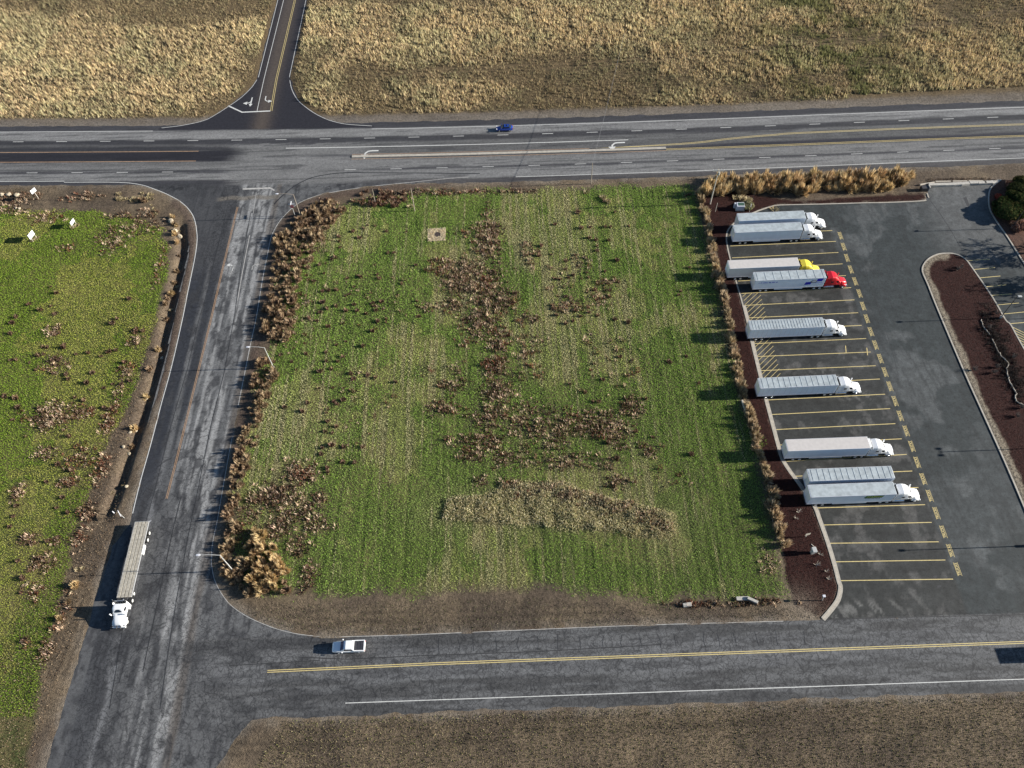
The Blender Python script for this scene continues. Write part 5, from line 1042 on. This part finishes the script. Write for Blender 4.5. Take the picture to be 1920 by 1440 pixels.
# truck outside the right edge, only its shadow reaches the picture
r = empty('semi_truck', (at(1868, 1230)[0]+12.8, at(1868, 1230)[1], .006), 0); trailer(r); tractor(r, 16.85, 'cabwhite'); tag(r, 'white semi truck on the south road, outside the right edge', 'truck')

# flatbed truck on the side road, heading south
A = np.array(at(253.5, 978.5, 1.5)); B = np.array(at(278.7, 978, 1.5)); A2 = np.array(at(218.7, 1120, 1.5)); B2 = np.array(at(246.2, 1120, 1.5))
c0 = (A+B)/2; c1 = (A2+B2)/2; d = c1-c0; Lf = float(np.linalg.norm(d)); ang = math.atan2(d[1], d[0])
r = empty('flatbed_truck', (c0[0], c0[1], 0), ang); hwf = float(np.linalg.norm(B-A))/2
dk_ = MB()
for i, (ya, yb) in enumerate(((-hwf, -hwf*.55), (-hwf*.47, -.05), (.05, hwf*.47), (hwf*.55, hwf))):
    dk_.box(0, Lf, ya, yb, 1.38, 1.5)
    for kk in range(24): dk_.box(kk*Lf/24+.02, (kk+1)*Lf/24-.015, ya+.02, yb-.02, 1.5, 1.512+.006*((kk*7+i*3) % 4))
dk_.build('deck', M['deck'], r)
MB().box(0, Lf, -hwf-.05, -hwf-.005, 1.3, 1.53).box(0, Lf, hwf+.005, hwf+.05, 1.3, 1.53).box(-.06, -.005, -hwf, hwf, 1.2, 1.53).build('side_rail', M['alu'], r)
MB().box(.3, Lf-.2, -.6, -.45, .95, 1.37).box(.3, Lf-.2, .45, .6, .95, 1.37).build('underframe', M['steel'], r)
MB().box(Lf*.38-1.0, Lf*.38+.9, hwf-.1, hwf+.18, .65, 1.25).build('tool_box', M['rim'], r, bevel=.04); MB().tube((-.05, hwf+.0, 1.45), (-.1, hwf+.42, 1.45), .05).build('marker_light', M['sign'], r)
for x in (2.0, 3.4):
    for s in (-1, 1): wheel(x, s*(hwf+.22), .52, .6, r)
for s in (-1, 1): MB().box(Lf-4, Lf-3.85, s*.85-.07, s*.85+.07, .2, 1.3).build('landing_leg', M['steel'], r)
tractor(r, Lf+1.6, 'cabwhite', sleeper=False); MB().box(Lf+.95, Lf+1.05, -1.0, 1.0, 1.1, 2.7).build('headache_rack', M['alu'], r)
for s in (-1, 1): MB().tube((Lf+1.1, s*1.0, 1.0), (Lf+1.1, s*1.0, 3.6), .08).build('exhaust_stack', M['chrome'], r)
tag(r, 'white day cab truck with an empty wooden flatbed on the side road', 'truck')

def car(name, q, ang, L, hw_, paint, label, cat, style):
    x, y = at(*q); r = empty(name, (x, y, .006), ang); P = M[paint]; z = 0
    if style == 'pickup':
        H = 1.9
        b0 = MB().loft([(0, .5, 1.0, hw_*.88, 5, 0), (.12, .38, 1.12, hw_*.98, 5, .02), (1.0, .34, 1.15, hw_, 6, .03), (L*.62, .34, 1.17, hw_, 6, .03), (L-.9, .34, 1.13, hw_*.98, 5, .06), (L-.25, .38, 1.05, hw_*.92, 4.5, .10), (L, .45, .88, hw_*.78, 4, .08)], 32).build('body', P, r, smooth=False)
        cabn = MB().loft([(L*.335, 1.0, 1.5, hw_*.90, 6, .04), (L*.36, 1.0, H, hw_*.86, 6, .08), (L*.56, 1.0, H+.02, hw_*.86, 6, .10), (L*.615, 1.0, H-.08, hw_*.84, 5, .12), (L*.735, 1.0, 1.14, hw_*.88, 5, .03)], 28).build('cabin', P, r)
        bw = .045; xa, za, xb, zb = L*.622, H-.11, L*.728, 1.19
        MB().add([(xa, -hw_*.70, za+bw), (xa, hw_*.70, za+bw), (xb+bw, hw_*.80, zb+bw), (xb+bw, -hw_*.80, zb+bw), (xa-.05, -hw_*.70, za-.05), (xa-.05, hw_*.70, za-.05), (xb-.05, hw_*.80, zb-.05), (xb-.05, -hw_*.80, zb-.05)], [(0, 3, 2, 1), (4, 5, 6, 7), (0, 1, 5, 4), (1, 2, 6, 5), (2, 3, 7, 6), (3, 0, 4, 7)]).build('windscreen', M['blueglass'], cabn)
        for s in (-1, 1):
            for (u0, u1) in ((.37, .465), (.475, .60)): MB().add([(L*u0, s*hw_*.89, 1.2), (L*(u1+.03 if u1 > .5 else u1), s*hw_*.89, 1.2), (L*u1, s*hw_*.845, H-.2), (L*u0, s*hw_*.845, H-.2), (L*u0, s*hw_*.82, 1.2), (L*(u1+.03 if u1 > .5 else u1), s*hw_*.82, 1.2), (L*u1, s*hw_*.78, H-.2), (L*u0, s*hw_*.78, H-.2)], [(0, 1, 2, 3), (7, 6, 5, 4), (0, 4, 5, 1), (3, 2, 6, 7), (0, 3, 7, 4), (1, 5, 6, 2)]).build('side_window', M['glass'], cabn)
        tn = MB().box(L*.035, L*.32, -hw_*.80, hw_*.80, 1.14, 1.20)
        for i in range(3): tn.box(L*.05+i*L*.09, L*.05+i*L*.09+L*.075, -hw_*.76, hw_*.76, 1.2, 1.225)
        tn.build('bed_cover', mat('bed_cover_vinyl', (.03, .03, .038), .6), r); MB().box(L*.01, L*.33, hw_*.81, hw_*.97, 1.12, 1.24).box(L*.01, L*.33, -hw_*.97, -hw_*.81, 1.12, 1.24).box(.0, L*.033, -hw_*.9, hw_*.9, 1.0, 1.24).build('bed_rail', P, r, bevel=.02)
    else:
        H = 1.44
        b0 = MB().loft([(0, .45, .85, hw_*.80, 4, .05), (.15, .32, .98, hw_*.94, 4.5, .08), (1.0, .28, 1.0, hw_, 5, .08), (L*.6, .28, .97, hw_, 5, .08), (L-.7, .28, .84, hw_*.96, 4, .12), (L-.15, .32, .68, hw_*.85, 3.5, .1), (L, .38, .58, hw_*.65, 3, .05)], 32).build('body', P, r, smooth=True)
        cabn = MB().loft([(L*.10, .85, 1.0, hw_*.78, 4, .05), (L*.23, .85, H-.06, hw_*.80, 4, .18), (L*.38, .85, H, hw_*.82, 4, .2), (L*.52, .85, H-.04, hw_*.82, 4, .2), (L*.70, .85, .98, hw_*.84, 4, .05)], 28).build('cabin', M['glass'], r, smooth=True)
        MB().box(L*.25, L*.51, -hw_*.60, hw_*.60, H-.03, H+.02).build('roof', P, r, bevel=.02); MB().box(L*.33, L*.42, -hw_*.4, hw_*.4, H+.021, H+.03).build('sunroof', M['glass'], r)
        for s in (-1, 1): MB().path([(L*.69, s*hw_*.80, 1.0), (L*.53, s*hw_*.66, H-.05), (L*.24, s*hw_*.65, H-.06), (L*.11, s*hw_*.75, 1.0)], .035).build('roof_pillar', P, r)
    for s in (-1, 1):
        for xx in (L*.19, L*.81): wheel(xx, s*hw_*.985, .36 if style == 'pickup' else .32, .24, r, 'alu')
        MB().box(L-.3, L-.05, s*hw_*.68-.2, s*hw_*.68+.2, .72, .9).build('headlight', M['lens'], r, bevel=.04); MB().box(-.02, .1, s*hw_*.78-.14, s*hw_*.78+.14, .75, .98).build('tail_light', M['signred'], r, bevel=.03)
        MB().box(L*.66, L*.70, s*(hw_+.12)-.1, s*(hw_+.12)+.1, 1.05, 1.25).build('mirror', P, r, bevel=.03)
    return tag(r, label, cat)
car('pickup_truck', (686, 1213.5), PI, 5.7, .99, 'cabwhite', 'white pickup with a black bed cover driving along the south road', 'pickup', 'pickup')
car('parked_car' if False else 'sedan_car', (961.5, 243), PI-.002, 4.6, .9, 'bluecar', 'dark blue car driving left in the far lane of the highway', 'car', 'sedan')
print('plants', CNT, sum(len(o.data.polygons) for o in bpy.data.objects if o.type == 'MESH'))
